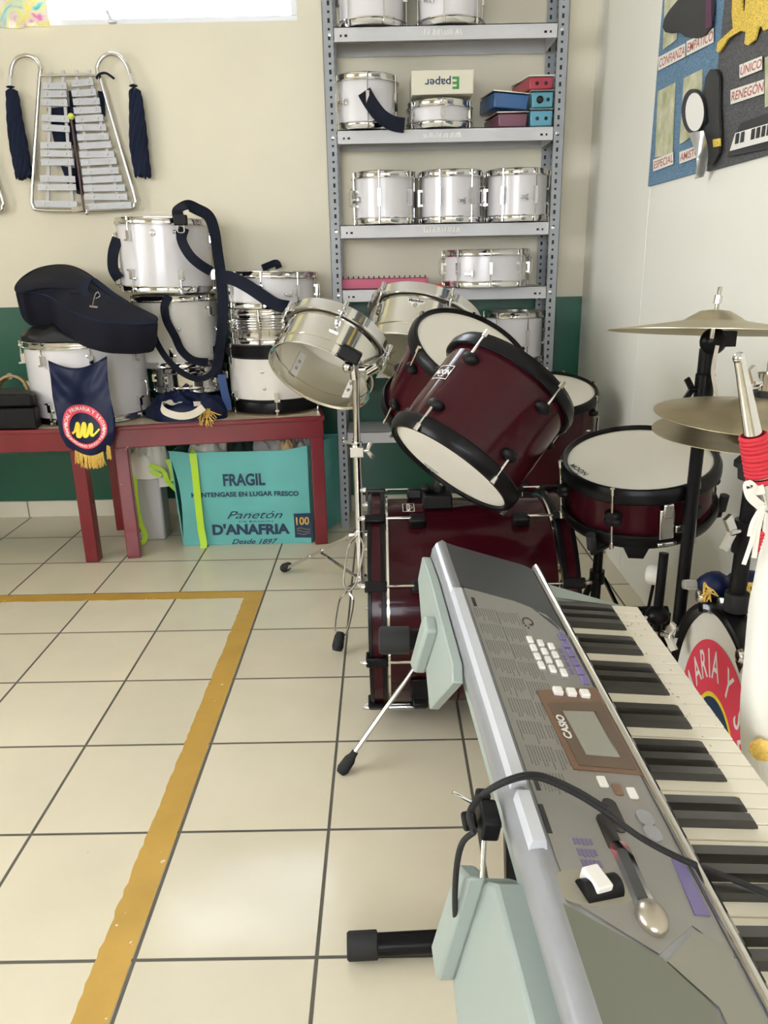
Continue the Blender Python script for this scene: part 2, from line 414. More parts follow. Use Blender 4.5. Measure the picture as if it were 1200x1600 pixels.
window('window_2', 'x', YF - 0.07, -2.15, 0.65, 1.0, 2.45, 3)
window('window_3', 'y', XL - 0.07, -1.8, 0.6, 1.1, 2.4, 2)
# crumpled shiny sheet that covers the left part of the high window
m = mat('holographic_film', (0.8, 0.75, 0.4), 0.25, 0.25, coat=0.5)
N, L = nodes_of(m); bs = N['Principled BSDF']
tc = N.new('ShaderNodeTexCoord'); nz = N.new('ShaderNodeTexNoise'); nz.inputs['Scale'].default_value = 9; nz.inputs['Detail'].default_value = 2; nz.inputs['Distortion'].default_value = 1.5
L.new(tc.outputs['Object'], nz.inputs['Vector']); cr = N.new('ShaderNodeValToRGB'); L.new(nz.outputs['Fac'], cr.inputs[0])
e = cr.color_ramp.elements; e[0].position = 0.3; e[0].color = (0.12, 0.55, 0.60, 1); e[1].position = 0.72; e[1].color = (0.75, 0.25, 0.5, 1)
for p, c in ((0.42, (0.75, 0.80, 0.70, 1)), (0.52, (0.85, 0.75, 0.25, 1)), (0.6, (0.80, 0.78, 0.72, 1))):
    q = e.new(p); q.color = c
L.new(cr.outputs[0], bs.inputs['Base Color'])
tr = N.new('ShaderNodeBsdfTranslucent'); L.new(cr.outputs[0], tr.inputs[0]); ms = N.new('ShaderNodeMixShader'); ms.inputs[0].default_value = 0.35
out = [n for n in N if n.type == 'OUTPUT_MATERIAL'][0]; L.new(bs.outputs[0], ms.inputs[1]); L.new(tr.outputs[0], ms.inputs[2]); L.new(ms.outputs[0], out.inputs[0])
rows = []; random.seed(3)
for i in range(16):
    z = 2.172 + i * 0.04
    rows.append([V((-2.3 + 1.062 * j / 30 + (0.008 if i == 0 and j % 3 else 0), WY - 0.02 - 0.018 * noise.noise(V((j * 0.5, i * 0.5, 0))) - 0.012 * abs(noise.noise(V((j * 0.2 + 5, i * 0.9, 2)))), z + 0.01 * noise.noise(V((j * 0.6, 0, 7))))) for j in range(31)])
tag(MB().grid(rows, (0, -0.002, 0)).build('foil_sheet', m, angle=25), 'crumpled iridescent foil sheet covering the left part of the high window', 'foil sheet')

# yellow tape stuck on the floor
m_tape = mat('floor_tape_yellow', (0.48, 0.285, 0.05), 0.42, var=0.10, vscale=7)
N, L = nodes_of(m_tape); bs = N['Principled BSDF']; src = bs.inputs['Base Color'].links[0].from_socket
tc = N.new('ShaderNodeTexCoord'); nz = N.new('ShaderNodeTexNoise'); nz.inputs['Scale'].default_value = 42; nz.inputs['Detail'].default_value = 3; L.new(tc.outputs['Object'], nz.inputs['Vector'])
mr = N.new('ShaderNodeMapRange'); mr.inputs[1].default_value = 0.69; mr.inputs[2].default_value = 0.71; L.new(nz.outputs['Fac'], mr.inputs[0])
mx = N.new('ShaderNodeMix'); mx.data_type = 'RGBA'; L.new(mr.outputs[0], mx.inputs[0]); L.new(src, mx.inputs[6]); mx.inputs[7].default_value = (0.72, 0.66, 0.52, 1); L.new(mx.outputs[2], bs.inputs['Base Color'])
bpy.context.view_layer.update()
b = MB(); random.seed(5); xr, wd, ye, yi = -T3 - 0.005, 0.066, 5 * T3 - 0.004, 5 * T3 - 0.066
A, B_ = [], []
y = -3.0
while y < yi - 0.02:
    A.append((xr + random.uniform(-0.001, 0.001), y)); B_.append((xr - wd + random.uniform(-0.0025, 0.0025), y)); y += 0.018
out_ = A + [(xr, ye)]
top, x = [], xr
low = []
x = xr - 0.05
while x > -3.4:
    top.append((x, ye + random.uniform(-0.001, 0.001))); x -= 0.03
x = -3.4
while x < xr - wd - 0.01:
    low.append((x, yi + random.uniform(-0.003, 0.003))); x += 0.02
b.prism(out_ + top + low + [(xr - wd, yi)] + B_[::-1], 0.0009, Matrix.Translation((0, 0, 0.0002)))
tag(b.build('floor_tape', m_tape), 'long yellow tape line forming a corner on the cream floor tiles', 'tape')

# ============================================================ metal shelving
def shelving():
    root = thing('shelving_unit', 'tall grey metal shelving unit with perforated corner posts against the back wall', 'shelving unit', (0.41, 2.52, 0))
    inv = Matrix.Translation((-0.41, -2.52, 0)); H = 2.56
    Y0, Y1, X0, X1 = 2.395, 2.645, -0.077, 0.897
    for fx in (0, 1):
        for fy in (0, 1):
            b = MB(inv); x = X1 if fx else X0; y = Y1 if fy else Y0; dx = -1 if fx else 1; dy = -1 if fy else 1
            b.box((x + dx * 0.021, y + dy * 0.001, H / 2), (0.042, 0.002, H)); b.box((x + dx * 0.001, y + dy * 0.019, H / 2), (0.002, 0.038, H))
            b.mi = 1; z = 0.04; k = 0
            while z < H - 0.03:
                yy = y - 0.0008 if not fy else y - 0.0028
                L_ = 0.016 if k % 2 else 0.008
                b.box((x + dx * 0.026, yy, z), (0.009, 0.0012, L_)); b.box((x - dx * 0.0006, y + dy * 0.022, z), (0.0012, 0.009, L_))
                if fy: b.box((x + dx * 0.0025, y + dy * 0.022, z), (0.0012, 0.009, L_))
                else: b.box((x + dx * 0.0025, y + dy * 0.022, z), (0.0012, 0.009, L_))
                z += 0.03; k += 1
            b.build('post', ['post_grey', 'hole'], root)
    lip = 0.052
    for i, z in enumerate((0.462, 0.760, 1.092, 1.354, 1.719, 2.088, 2.45)):
        b = MB(inv); xa, xb, ya, yb = X0 + 0.044, X1 - 0.044, Y0 + 0.002, Y1 - 0.003
        b.box(((xa + xb) / 2, (ya + yb) / 2, z - 0.0015), (xb - xa, yb - ya, 0.003))
        b.box(((xa + xb) / 2, ya + 0.001, z - lip / 2), (xb - xa, 0.002, lip)); b.box(((xa + xb) / 2, yb - 0.001, z - lip / 2), (xb - xa, 0.002, lip))
        b.box((xa + 0.001, (ya + yb) / 2, z - lip / 2), (0.002, yb - ya, lip)); b.box((xb - 0.001, (ya + yb) / 2, z - lip / 2), (0.002, yb - ya, lip))
        b.mi = 1
        for sx in (xa + 0.028, xa + 0.048, xb - 0.048, xb - 0.028): b.box((sx, ya - 0.0006, z - lip * 0.6), (0.011 if sx in (xa + 0.048, xb - 0.048) else 0.007, 0.0012, 0.008))
        if i in (3, 4, 5):   # worn embossed maker's mark, not readable
            b.mi = 2; random.seed(i); xx = 0.325
            while xx < 0.48:
                b.bar((xx, ya - 0.0006, z - 0.035), (xx + random.uniform(-0.006, 0.010), ya - 0.0006, z - 0.016 + random.uniform(-0.004, 0.003)), 0.004, 0.001, (0, 1, 0)); xx += random.uniform(0.007, 0.012)
        s = b.build('shelf', ['shelf_grey', 'hole', 'white_print'], root)
        b = MB(inv)
        for sx in (X0 + 0.028, X1 - 0.028):
            b.lathe([(0, 0), (0.0075, 0.0), (0.0065, 0.003), (0, 0.004)], 12, frame((sx, Y0 + 0.0, z - 0.026), (0, -1, 0)))
        b.build('bolt', 'chrome', s)
    return root
shelving()
# ============================================================ drums
HOOP_CHROME = lambda R: [(R + 0.001, -0.016), (R + 0.013, -0.017), (R + 0.014, -0.013), (R + 0.006, -0.011), (R + 0.005, 0.004), (R + 0.008, 0.009), (R + 0.006, 0.0105), (R + 0.001, 0.007)]
HOOP_BLACK = lambda R: [(R + 0.001, -0.024), (R + 0.010, -0.026), (R + 0.013, -0.023), (R + 0.013, -0.006), (R + 0.009, 0.002), (R + 0.006, 0.008), (R + 0.002, 0.010), (R - 0.004, 0.007), (R - 0.005, 0.002)]
HOOP_WIDE = lambda R: [(R + 0.001, -0.038), (R + 0.012, -0.038), (R + 0.013, -0.035), (R + 0.013, 0.003), (R + 0.010, 0.006), (R + 0.001, 0.006)]
def ring_obj(R, prof, z, flip, name, m, root, seg):
    p = [(r, z + (-h if flip else h)) for r, h in prof]
    return MB().lathe(p, seg, closed=True).build(name, m, root, angle=35)
def drum(name, label, cat, T, R, H, shell='white_shell', hoop='chrome', hoops=HOOP_CHROME, lugs=8, phase=0.0, style='center', lugm='chrome', group=None,
         head='head_white', bottom=True, seg=56, ribs=None, badge=None, vent=None, holes=(), handle=None, bands=None):
    root = thing(name, label, cat, T, group)
    if bands: shellm = [shell, bands]
    b = MB()
    if ribs:
        prof = [(R, 0.0)]
        z = H * 0.36
        prof.append((R, z - 0.004))
        for k in range(5):
            prof += [(R + 0.006, z + 0.003), (R + 0.006, z + 0.006), (R, z + 0.010)]; z += H * 0.085
        prof += [(R, H), (R - 0.006, H), (R - 0.006, 0.0)]
        b.lathe(prof, seg, closed=True)
    else:
        b.lathe([(R, 0.0), (R, H), (R - 0.006, H), (R - 0.006, 0.0)], seg, closed=True)
    if holes:
        b.mi = 1
        for ang, z in holes: b.lathe([(0.004, 0.001), (0.008, 0.0012), (0.006, 0.003), (0.004, 0.003)], 12, Matrix.Rotation(ang, 4, 'Z') @ frame((R, 0, z), (1, 0, 0)))
    b.build('shell', [shell, 'chrome'], root, angle=50)
    if bands:
        for za, zb in ((0.0, 0.05), (H - 0.05, H)):
            MB().lathe([(R + 0.0015, za), (R + 0.0015, zb), (R, zb), (R, za)], seg, closed=True).build('shell_band', bands, root)
    MB().lathe([(0, H + 0.001), (R * 0.9, H + 0.001), (R - 0.008, H + 0.001), (R - 0.001, H - 0.002), (R + 0.002, H - 0.012)], seg).build('drumhead', head, root, angle=60)
    if bottom: MB().lathe([(0, -0.001), (R * 0.9, -0.001), (R - 0.008, -0.001), (R - 0.001, 0.002), (R + 0.002, 0.012)], seg).build('drumhead', head, root, angle=60)
    ring_obj(R, hoops(R), H, False, 'hoop', hoop, root, seg); ring_obj(R, hoops(R), 0, True, 'hoop', hoop, root, seg)
    # lugs with their rods, one mesh shared round the shell
    if style == 'center':
        hh = min(0.07, H * 0.36)
        lm = MB()
        for zz in ((H / 2 - hh / 2 + 0.005), (H / 2 + hh / 2 - 0.005)): lm.box((R + 0.005, 0, zz), (0.012, 0.011, 0.009))
        lm.box((R + 0.0125, 0, H / 2), (0.010, 0.013, hh)); lme = lm.mesh('lug', lugm)
        rm = MB().cyl((R + 0.0115, 0, 0.008), (R + 0.0115, 0, H - 0.008), 0.0028, seg=8); rm.cyl((R + 0.0115, 0, H - 0.014), (R + 0.0115, 0, H + 0.008), 0.0048, seg=8); rm.cyl((R + 0.0115, 0, 0.012), (R + 0.0115, 0, -0.008), 0.0042, seg=8)
        rme = rm.mesh('tension_rod', lugm)
        for k in range(lugs):
            l = link('lug', lme, root); l.rotation_euler.z = phase + 2 * PI * k / lugs
            link('tension_rod', rme, l)
    else:
        L_ = 0.05
        if style == 'claw':
            lm = MB(); lm.box((R + 0.008, 0, 0.062), (0.016, 0.017, 0.040)); lm.box((R + 0.019, 0, 0.079), (0.014, 0.019, 0.007)); lm.lathe([(0, 0), (0.008, 0), (0.007, 0.006), (0, 0.008)], 12, frame((R, 0.012, 0.045), (1, 0, 0)))
        else:  # rounded black block
            lm = MB(); lm.lathe([(0, 0.0), (0.017, 0.0), (0.018, 0.006), (0.015, 0.017), (0.010, 0.022), (0, 0.023)], 20, frame((R - 0.001, 0, 0.058), (1, 0, 0)) @ Matrix.Diagonal((1.15, 0.72, 0.85, 1)))
        lme = lm.mesh('lug', lugm)
        rm = MB().cyl((R + 0.0115, 0, 0.05), (R + 0.0115, 0, -0.006), 0.0030, seg=8); rm.cyl((R + 0.0115, 0, 0.004), (R + 0.0115, 0, -0.012), 0.0055, seg=8); rm.box((R + 0.012, 0, 0.006), (0.012, 0.016, 0.008)) if style == 'claw' else None
        rme = rm.mesh('tension_rod', 'chrome')
        for top in (0, 1):
            for k in range(lugs):
                l = link('lug', lme, root); a = phase + 2 * PI * k / lugs
                if top: l.rotation_euler = (PI, 0, a); l.location = (0, 0, H)
                else: l.rotation_euler.z = a
                link('tension_rod', rme, l)
    if badge: MB().lathe([(0, 0.0035), (0.008, 0.003), (0.012, 0.001), (0.012, 0)], 20, Matrix.Rotation(badge[0], 4, 'Z') @ frame((R, 0, badge[1]), (1, 0, 0)) @ Matrix.Diagonal((1, 1.2, 1, 1))).build('badge', 'chrome', root)
    if handle is not None:   # wire carrying handles on the sides
        for a, z in handle:
            T2 = Matrix.Rotation(a, 4, 'Z')
            MB(T2).sweep(spline([(R, -0.0, z + 0.03), (R + 0.02, 0, z + 0.034), (R + 0.026, 0, z + 0.015), (R + 0.026, 0, z - 0.015), (R + 0.02, 0, z - 0.034), (R, 0, z - 0.03)], 5), 0.0025, 8).build('carry_hook', 'chrome', root)
    if vent:  # snare strainer: small lever box
        T2 = Matrix.Rotation(vent[0], 4, 'Z'); b = MB(T2); b.box((R + 0.012, 0, vent[1]), (0.022, 0.028, 0.012)); b.box((R + 0.006, 0.016, vent[1]), (0.012, 0.010, 0.024))
        b.build('strainer', 'chrome', root, bevel=0.0015)
    return root
DN = -PI / 2                                        # the side of an upright drum that faces the room

# ---- shelf drums
def on_shelf(x, y, z, R, H, label, lugs, ph, **k):
    return drum('tom_drum' if k.pop('tom', True) else 'snare_drum', label, 'drum', Matrix.Translation((x, y, z + 0.0118)), R, H - 0.02, lugs=lugs, phase=DN + ph, **k)
g = 'white drums on the metal shelves'
on_shelf(0.118, 2.505, 2.088, 0.130, 0.27, 'white drum at the left end of the top shelf, cut by the picture edge', 6, 0.35, group=g, vent=(DN + 0.7, 0.17))
on_shelf(0.436, 2.505, 2.088, 0.127, 0.27, 'white drum in the middle of the top shelf', 6, -0.25, group=g, vent=(DN - 0.75, 0.075))
on_shelf(0.085, 2.505, 1.719, 0.127, 0.205, 'white drum on the second shelf with a navy strap hanging in front', 6, 0.08, group=g, vent=(DN - 0.72, 0.09))
on_shelf(0.393, 2.505, 1.719, 0.127, 0.105, 'shallow white drum under the cream paper box', 6, 0.02, group=g, vent=(DN + 0.02, 0.075))
on_shelf(0.157, 2.505, 1.354, 0.128, 0.208, 'white drum at the left of the three on the third shelf', 6, -0.15, group=g, vent=(DN - 1.05, 0.09), handle=((DN - 1.35, 0.1),))
on_shelf(0.443, 2.505, 1.354, 0.126, 0.208, 'white drum in the middle of the three on the third shelf', 6, -0.42, group=g, vent=(DN + 0.25, 0.075), handle=((DN + 1.2, 0.1),))
on_shelf(0.729, 2.505, 1.354, 0.125, 0.208, 'white drum at the right of the three on the third shelf', 6, -0.60, group=g, vent=(DN + 0.05, 0.085))
on_shelf(0.592, 2.452, 1.092, 0.176, 0.152, 'wide shallow white snare drum beside the pink notebook', 8, 0.0, tom=False, group=g, vent=(DN - 0.5, 0.045), badge=(DN + 0.95, 0.10), handle=((DN - 1.5, 0.075), (DN + 1.5, 0.075)))
on_shelf(0.735, 2.505, 0.760, 0.125, 0.222, 'white drum on the low shelf behind the maroon toms', 6, 0.30, group=g)
# ---- left stack and bench stacks
BZ = 0.583
drum('bass_drum', 'large white marching drum under the dark gig bag on the benches', 'drum', Matrix.Translation((-1.143, 2.300, BZ + 0.014)), 0.244, 0.312, lugs=8, phase=DN + 0.42, style='claw', handle=((DN - 1.45, 0.26), (DN - 0.95, 0.08), (DN + 1.35, 0.11)))
drum('tom_drum', 'topmost white marching drum of the tall stack, strap over its rim', 'drum', Matrix.Translation((-0.797, 2.435, 1.098)) @ Matrix.Rotation(0.03, 4, 'Y') @ Matrix.Translation((0, 0, 0.011)), 0.192, 0.275, lugs=6, phase=DN + 0.52, style='claw', badge=(DN + 0.02, 0.225), handle=((DN - 1.5, 0.19), (DN - 1.3, 0.05), (DN + 1.45, 0.20)), group='marching drums stacked on the right bench')
drum('tom_drum', 'second white marching drum of the tall stack, navy strap across it', 'drum', Matrix.Translation((-0.778, 2.458, 0.790)), 0.178, 0.285, shell='cream_shell', lugs=6, phase=DN + 0.06, style='claw', holes=((DN + 0.28, 0.155),), handle=((DN + 1.2, 0.12),), group='marching drums stacked on the right bench')
drum('snare_drum', 'chrome snare drum at the bottom of the tall stack, half hidden by navy cloth', 'drum', Matrix.Translation((-0.738, 2.44, 0.680)), 0.150, 0.092, shell='chrome', lugs=8, phase=DN + 0.2, group='marching drums stacked on the right bench')
drum('snare_drum', 'white snare drum topmost of the short stack beside the shelving', 'drum', Matrix.Translation((-0.348, 2.41, 1.036)) @ Matrix.Rotation(0.035, 4, 'Y'), 0.190, 0.130, lugs=8, phase=DN - 0.05, vent=(DN + 0.5, 0.05), handle=((DN + 1.45, 0.06),), group='marching drums stacked on the right bench')
drum('snare_drum', 'chrome ribbed snare drum in the middle of the short stack', 'drum', Matrix.Translation((-0.350, 2.41, 0.889)), 0.180, 0.128, shell='chrome', lugs=8, phase=DN - 0.15, ribs=True, vent=(DN - 1.0, 0.085), group='marching drums stacked on the right bench')
drum('tom_drum', 'white drum with black bands at the bottom of the short stack', 'drum', Matrix.Translation((-0.350, 2.40, BZ + 0.0165)), 0.196, 0.272, shell='cream_shell', hoop='black_steel', hoops=HOOP_WIDE, lugs=6, phase=DN + 0.15, style='claw', bands='black_plastic', holes=((DN - 0.12, 0.17), (DN - 0.10, 0.10)), group='marching drums stacked on the right bench')
# ============================================================ the maroon drum kit
def wing(b, p, d, s=1.0):
    p, d = V(p), V(d).normalized(); F = frame(p, d)
    b.cyl(p, p + d * 0.012 * s, 0.004 * s, seg=10)
    for k in (-1, 1): b.bar(F @ V((0, k * 0.002, 0.008 * s)), F @ V((0, k * 0.017 * s, 0.018 * s)), 0.004 * s, 0.009 * s, d)
def badge_moon(R, ang, z, spin, w, name, root, matter='white_print'):
    f = cyl_map(R, ang, z, spin); b = MB(); h = w * 0.62
    for x0, y0, x1, y1 in ((-w / 2, -h / 2, w / 2, -h / 2 + 0.0016), (-w / 2, h / 2 - 0.0016, w / 2, h / 2), (-w / 2, -h / 2, -w / 2 + 0.0016, h / 2), (w / 2 - 0.0016, -h / 2, w / 2, h / 2)):
        n = 6; rows = [[f(x0 + (x1 - x0) * i / n, y0 + (y1 - y0) * j / n, 0.0012) for i in range(n + 1)] for j in range(n + 1)]
        b.grid(rows)
    b.text('MOON', w * 0.30, f, depth=0.0012, sx=1.0, bold=0.0004)
    rows = []
    for j in (0, 1): rows.append([f(w * 0.24 * math.cos(PI + PI * i / 10), h * 0.02 - h * 0.32 * math.sin(PI * i / 10) - j * 0.0016, 0.0012) for i in range(11)])
    b.grid(rows)
    return b.build(name, matter, root, recalc=False)
# --- bass drum, axis along x
D = 0.52
TB = frame((0.092, 0.894, 0.306), (1, 0, 0), (0, 0, 1))      # local x up, local y towards the room
bd = thing('bass_drum', 'large maroon bass drum lying on its side under the two mounted toms', 'drum', TB)
RB = 0.280
MB().lathe([(RB, 0.03), (RB, D - 0.03), (RB - 0.007, D - 0.03), (RB - 0.007, 0.03)], 72, closed=True).build('shell', 'maroon', bd, angle=50)
for z0, sg in ((0.0, 1), (D, -1)):
    b = MB(); Z = lambda h: z0 + sg * h
    b.lathe([(RB + 0.006, Z(0.002)), (RB + 0.013, Z(0.0)), (RB + 0.019, Z(0.001)), (RB + 0.020, Z(0.009)), (RB + 0.016, Z(0.010)), (RB + 0.016, Z(0.034)), (RB + 0.020, Z(0.035)), (RB + 0.020, Z(0.044)), (RB + 0.014, Z(0.046)), (RB + 0.005, Z(0.046))], 72, closed=True)
    b.build('hoop', 'black_steel', bd, angle=35)
    h = bd.children[-1]
    MB().lathe([(RB + 0.0165, Z(0.0105)), (RB + 0.0168, Z(0.022)), (RB + 0.0165, Z(0.0335))], 72).build('inlay', 'maroon', h)
    MB().lathe([(RB + 0.002, Z(0.046)), (RB + 0.009, Z(0.047)), (RB + 0.009, Z(0.053)), (RB + 0.002, Z(0.054))], 72, closed=True).build('head_rim', 'bright_steel', bd)
    MB().lathe([(0, Z(0.020)), (RB, Z(0.020)), (RB + 0.006, Z(0.026)), (RB + 0.006, Z(0.046))], 72).build('drumhead', 'black_plastic' if sg > 0 else 'head_white', bd)
    cm = MB(); r0 = RB + 0.026
    cm.box((RB + 0.024, 0, Z(0.022)), (0.012, 0.026, 0.052)); cm.box((RB + 0.012, 0, Z(-0.003)), (0.034, 0.026, 0.008))
    cme = cm.mesh('claw', 'black_steel')
    rm = MB(); rm.cyl((r0, 0, Z(-0.018)), (r0, 0, Z(0.115)), 0.0032, seg=8); rm.lathe([(0, -0.016), (0.004, -0.016), (0.0065, -0.006), (0.007, 0), (0, 0)], 10, frame((r0, 0, Z(-0.006)), (0, 0, sg))); rme = rm.mesh('tension_rod', 'chrome')
    lm = MB(); lm.box((RB + 0.014, 0, Z(0.128)), (0.030, 0.030, 0.042)); lme = lm.mesh('lug', 'black_plastic')
    for k in range(10):
        a = math.radians(24 + 36 * k)
        l = link('claw', cme, bd); l.rotation_euler.z = a; bv = l.modifiers.new('bevel', 'BEVEL'); bv.width = 0.003; bv.segments = 2
        l2 = link('lug', lme, bd); l2.rotation_euler.z = a; bv = l2.modifiers.new('bevel', 'BEVEL'); bv.width = 0.006; bv.segments = 2
        link('tension_rod', rme, l)
badge_moon(RB, math.radians(7), 0.108, PI, 0.050, 'badge', bd)
b = MB(); b.box((RB + 0.018, 0.03, 0.185), (0.038, 0.06, 0.075)); b.cyl((RB + 0.03, 0.02, 0.185), (RB + 0.095, 0.0, 0.205), 0.019); b.cyl((RB + 0.03, 0.02, 0.165), (RB + 0.06, 0.05, 0.15), 0.011)
b.build('tom_mount', 'black_plastic', bd, bevel=0.005)
b = MB(); b.cyl((RB + 0.08, 0.0, 0.20), (RB + 0.16, 0.04, 0.24), 0.0125); b.cyl((RB + 0.16, 0.04, 0.24), (RB + 0.20, 0.12, 0.275), 0.011)
b.cyl((RB + 0.08, -0.01, 0.20), (RB + 0.19, -0.09, 0.225), 0.0125); b.build('tom_arm', 'black_steel', bd)
a = 2.05   # spur on the side that faces the room
sp = MB(); P0 = TB @ V((RB * math.cos(a), RB * math.sin(a), 0.125)); TBI = TB.inverted(); ft = at_z(540, 1196, 0.02)
q = MB(TBI); q.box(P0 + V((0, -0.006, 0)), (0.045, 0.03, 0.055)); q.build('spur_bracket', 'black_steel', bd, bevel=0.003)
wq = MB(TBI); mid = at_y(648, 1042, 0.625); wq.sweep([mid, mid.lerp(ft, 0.9)], 0.0065, 12); spur = wq.build('spur', 'chrome', bd)
d_ = (ft - mid).normalized(); fq = MB(TBI); e_ = mid.lerp(ft, 0.9); fq.lathe([(0, -0.012), (0.0085, -0.012), (0.0095, 0.0), (0.0145, 0.012), (0.016, 0.040), (0.011, 0.052), (0, 0.054)], 18, frame(e_, d_)); fq.build('rubber_foot', 'rubber', spur)
# --- the toms
def kit_tom(label, name, T, R, H, lugs, ph, badge=None, group=None, **k):
    r = drum(name, label, 'drum', T, R, H, shell='maroon', hoop='black_steel', hoops=HOOP_BLACK, lugs=lugs, phase=ph, style='block', lugm='black_plastic', group=group, **k)
    if badge: badge_moon(R, *badge, 'badge', r)
    return r
TF = frame((0.284, 0.555, 0.774), (0.599, 0.381, 0.704))
ft_ = kit_tom('maroon tom nearest the room, tilted with its lower drumhead showing', 'tom_drum', TF, 0.150, 0.240, 5, 1.80, (1.42, 0.140, 0.0, 0.058))
b = MB(); f = fr_map(Matrix.Translation((0.122, -0.050, -0.0016)) @ Matrix.Rotation(PI, 4, 'X') @ rz(-1.0)); s_ = 0.020
for p, q in (((-s_, -s_ * .6), (s_, -s_ * .6)), ((s_, -s_ * .6), (0, s_)), ((0, s_), (-s_, -s_ * .6)), ((-s_ * .4, -s_ * .3), (-.1 * s_, s_ * .25)), ((-.1 * s_, s_ * .25), (.05 * s_, -.2 * s_)), ((.05 * s_, -.2 * s_), (.4 * s_, .1 * s_))):
    b.bar(f(p[0], p[1], 0.0), f(q[0], q[1], 0.0), 0.0022, 0.0008, TF.inverted().to_3x3() @ V((0, 0, 1)) if False else (0, 0, 1))
b.build('printed_mark', 'silver_plastic', ft_)
kit_tom('maroon tom behind the front tom, tilted with its upper drumhead showing', 'tom_drum', frame((0.294, 1.116, 0.776), (0.344, -0.474, 0.81)), 0.163, 0.246, 6, 3.03, (1.2, 0.13, 0.0, 0.055))
ax = V((-0.045, -0.222, 0.974)); TFT = frame(V((0.776, 1.955, 0.705)) - ax * 0.37, ax)
flt = kit_tom('maroon floor tom standing in the corner behind the mounted toms', 'floor_tom', TFT, 0.195, 0.37, 8, -0.35)
TFI = TFT.inverted()
for a in (0.05, 2.2, 4.2):
    p = V((0.212 * math.cos(a), 0.212 * math.sin(a), 0)); b = MB(TFI); t_ = TFT @ V((p.x, p.y, 0.26)); l_ = TFT @ V((p.x * 1.05, p.y * 1.05, -0.05)); g_ = TFT @ V((p.x * 1.3, p.y * 1.3, 0)); g_.z = 0.02
    g_.x = min(g_.x, WX - 0.03); b.sweep(spline([t_, TFT @ V((p.x, p.y, 0.0)), l_, g_], 5), 0.006, 10); lg = b.build('leg', 'chrome', flt)
    MB(TFI).lathe([(0, -0.018), (0.014, -0.018), (0.013, 0.004), (0.009, 0.02), (0, 0.02)], 14, Matrix.Translation(g_)).build('rubber_foot', 'rubber', lg)
# --- snare
axs = V((-0.11, -0.195, 0.975)).normalized(); TS = frame(V((0.733, 0.662, 0.756)) - axs * 0.130, axs)
sn = kit_tom('maroon snare drum with a white head on its own stand beside the wall', 'snare_drum', TS, 0.168, 0.130, 6, -1.66)
ring = MB(); f = fr_map(Matrix.Translation((-0.116, -0.090, 0.1318)) @ rz(-0.72)); ring.text('MOON', 0.020, f, depth=0.0002, bold=0.0003)
for i in range(8):
    a0, a1 = PI * 1.1 + i * 0.1 * PI, PI * 1.1 + (i + 1) * 0.1 * PI
    ring.bar(f(0.018 * math.cos(a0), -0.005 + 0.013 * math.sin(a0), 0.0002), f(0.018 * math.cos(a1), -0.005 + 0.013 * math.sin(a1), 0.0002), 0.0016, 0.0003)
ring.build('printed_logo', 'black_print', sn, recalc=False)
T2 = rz(-1.02); b = MB(T2); b.box((0.180, 0, 0.058), (0.016, 0.032, 0.075)); b.box((0.190, 0, 0.095), (0.010, 0.022, 0.035)); b.box((0.184, 0.026, 0.045), (0.014, 0.016, 0.018)); b.box((0.184, 0, 0.012), (0.022, 0.042, 0.010))
b.build('strainer', 'chrome', sn, bevel=0.003)
b = MB(rz(-1.36)); b.prism([(-0.03, 0.004), (0.03, 0.004), (0.016, -0.030), (-0.016, -0.030)], 0.014, frame((0.166, 0, 0), (1, 0, 0), (0, 1, 0)) ); b.build('snare_guard', 'black_steel', sn)
# --- snare stand
def tripod(name, label, base, z_top, collar, spread, feet, tube='black_steel', r=0.0125, legs_from=None, rod=False, group=None):
    root = thing(name, label, 'stand', (base[0], base[1], 0), group=group); inv = Matrix.Translation((-base[0], -base[1], 0)); B = V((base[0], base[1], 0))
    b = MB(inv); b.cyl(B + V((0, 0, collar - 0.12)), B + V((0, 0, z_top)), r, seg=16); b.build('pole', tube, root)
    b = MB(inv); b.cyl(B + V((0, 0, collar - 0.015)), B + V((0, 0, collar + 0.02)), r + 0.007, seg=16); b.build('collar', tube, root)
    for a in feet:
        d = V((math.cos(a), math.sin(a), 0)); e = B + d * spread; e.z = 0.022; e.x = min(e.x, WX - 0.02)
        b = MB(inv); b.bar(B + d * (r + 0.005) + V((0, 0, collar)), e, 0.016, 0.007); m_ = B.lerp(e, 0.5); m_.z = collar * 0.48 + 0.01
        b.bar(B + V((0, 0, max(0.05, collar - 0.11))), m_, 0.010, 0.005); l = b.build('leg', tube, root)
        dn = V((d.x * 0.5, d.y * 0.5, -1)).normalized(); MB(inv).lathe([(0, -0.021), (0.010, -0.021), (0.013, 0.0), (0.014, 0.018), (0.010, 0.02), (0, 0.02)], 14, Matrix.Translation(e)).build('rubber_foot', 'rubber', l)
    return root, inv
sr, inv = tripod('snare_stand', 'black snare stand holding the maroon snare drum', (0.695, 0.80), 0.585, 0.40, 0.22, (0.2, 1.75, 4.3))
bc = TS @ V((0, 0, -0.045)); b = MB(inv); b.cyl(V((0.695, 0.80, 0.56)), bc, 0.012); b.sphere(bc, 0.022)
b.build('basket_hub', 'black_steel', sr)
for a in (0.35, 2.3, 4.4):
    e0, e1 = TS @ V((0.19 * math.cos(a), 0.19 * math.sin(a), -0.03)), TS @ V((0.196 * math.cos(a), 0.196 * math.sin(a), 0.014))
    b = MB(inv); b.sweep([bc, TS @ V((0.11 * math.cos(a), 0.11 * math.sin(a), -0.046)), e0, e1], 0.0065, 10); arm = b.build('basket_arm', 'black_steel', sr)
    MB(inv).cyl(e0.lerp(e1, 0.3), e1 + (e1 - e0) * 0.2, 0.011).build('rubber_grip', 'rubber', arm)
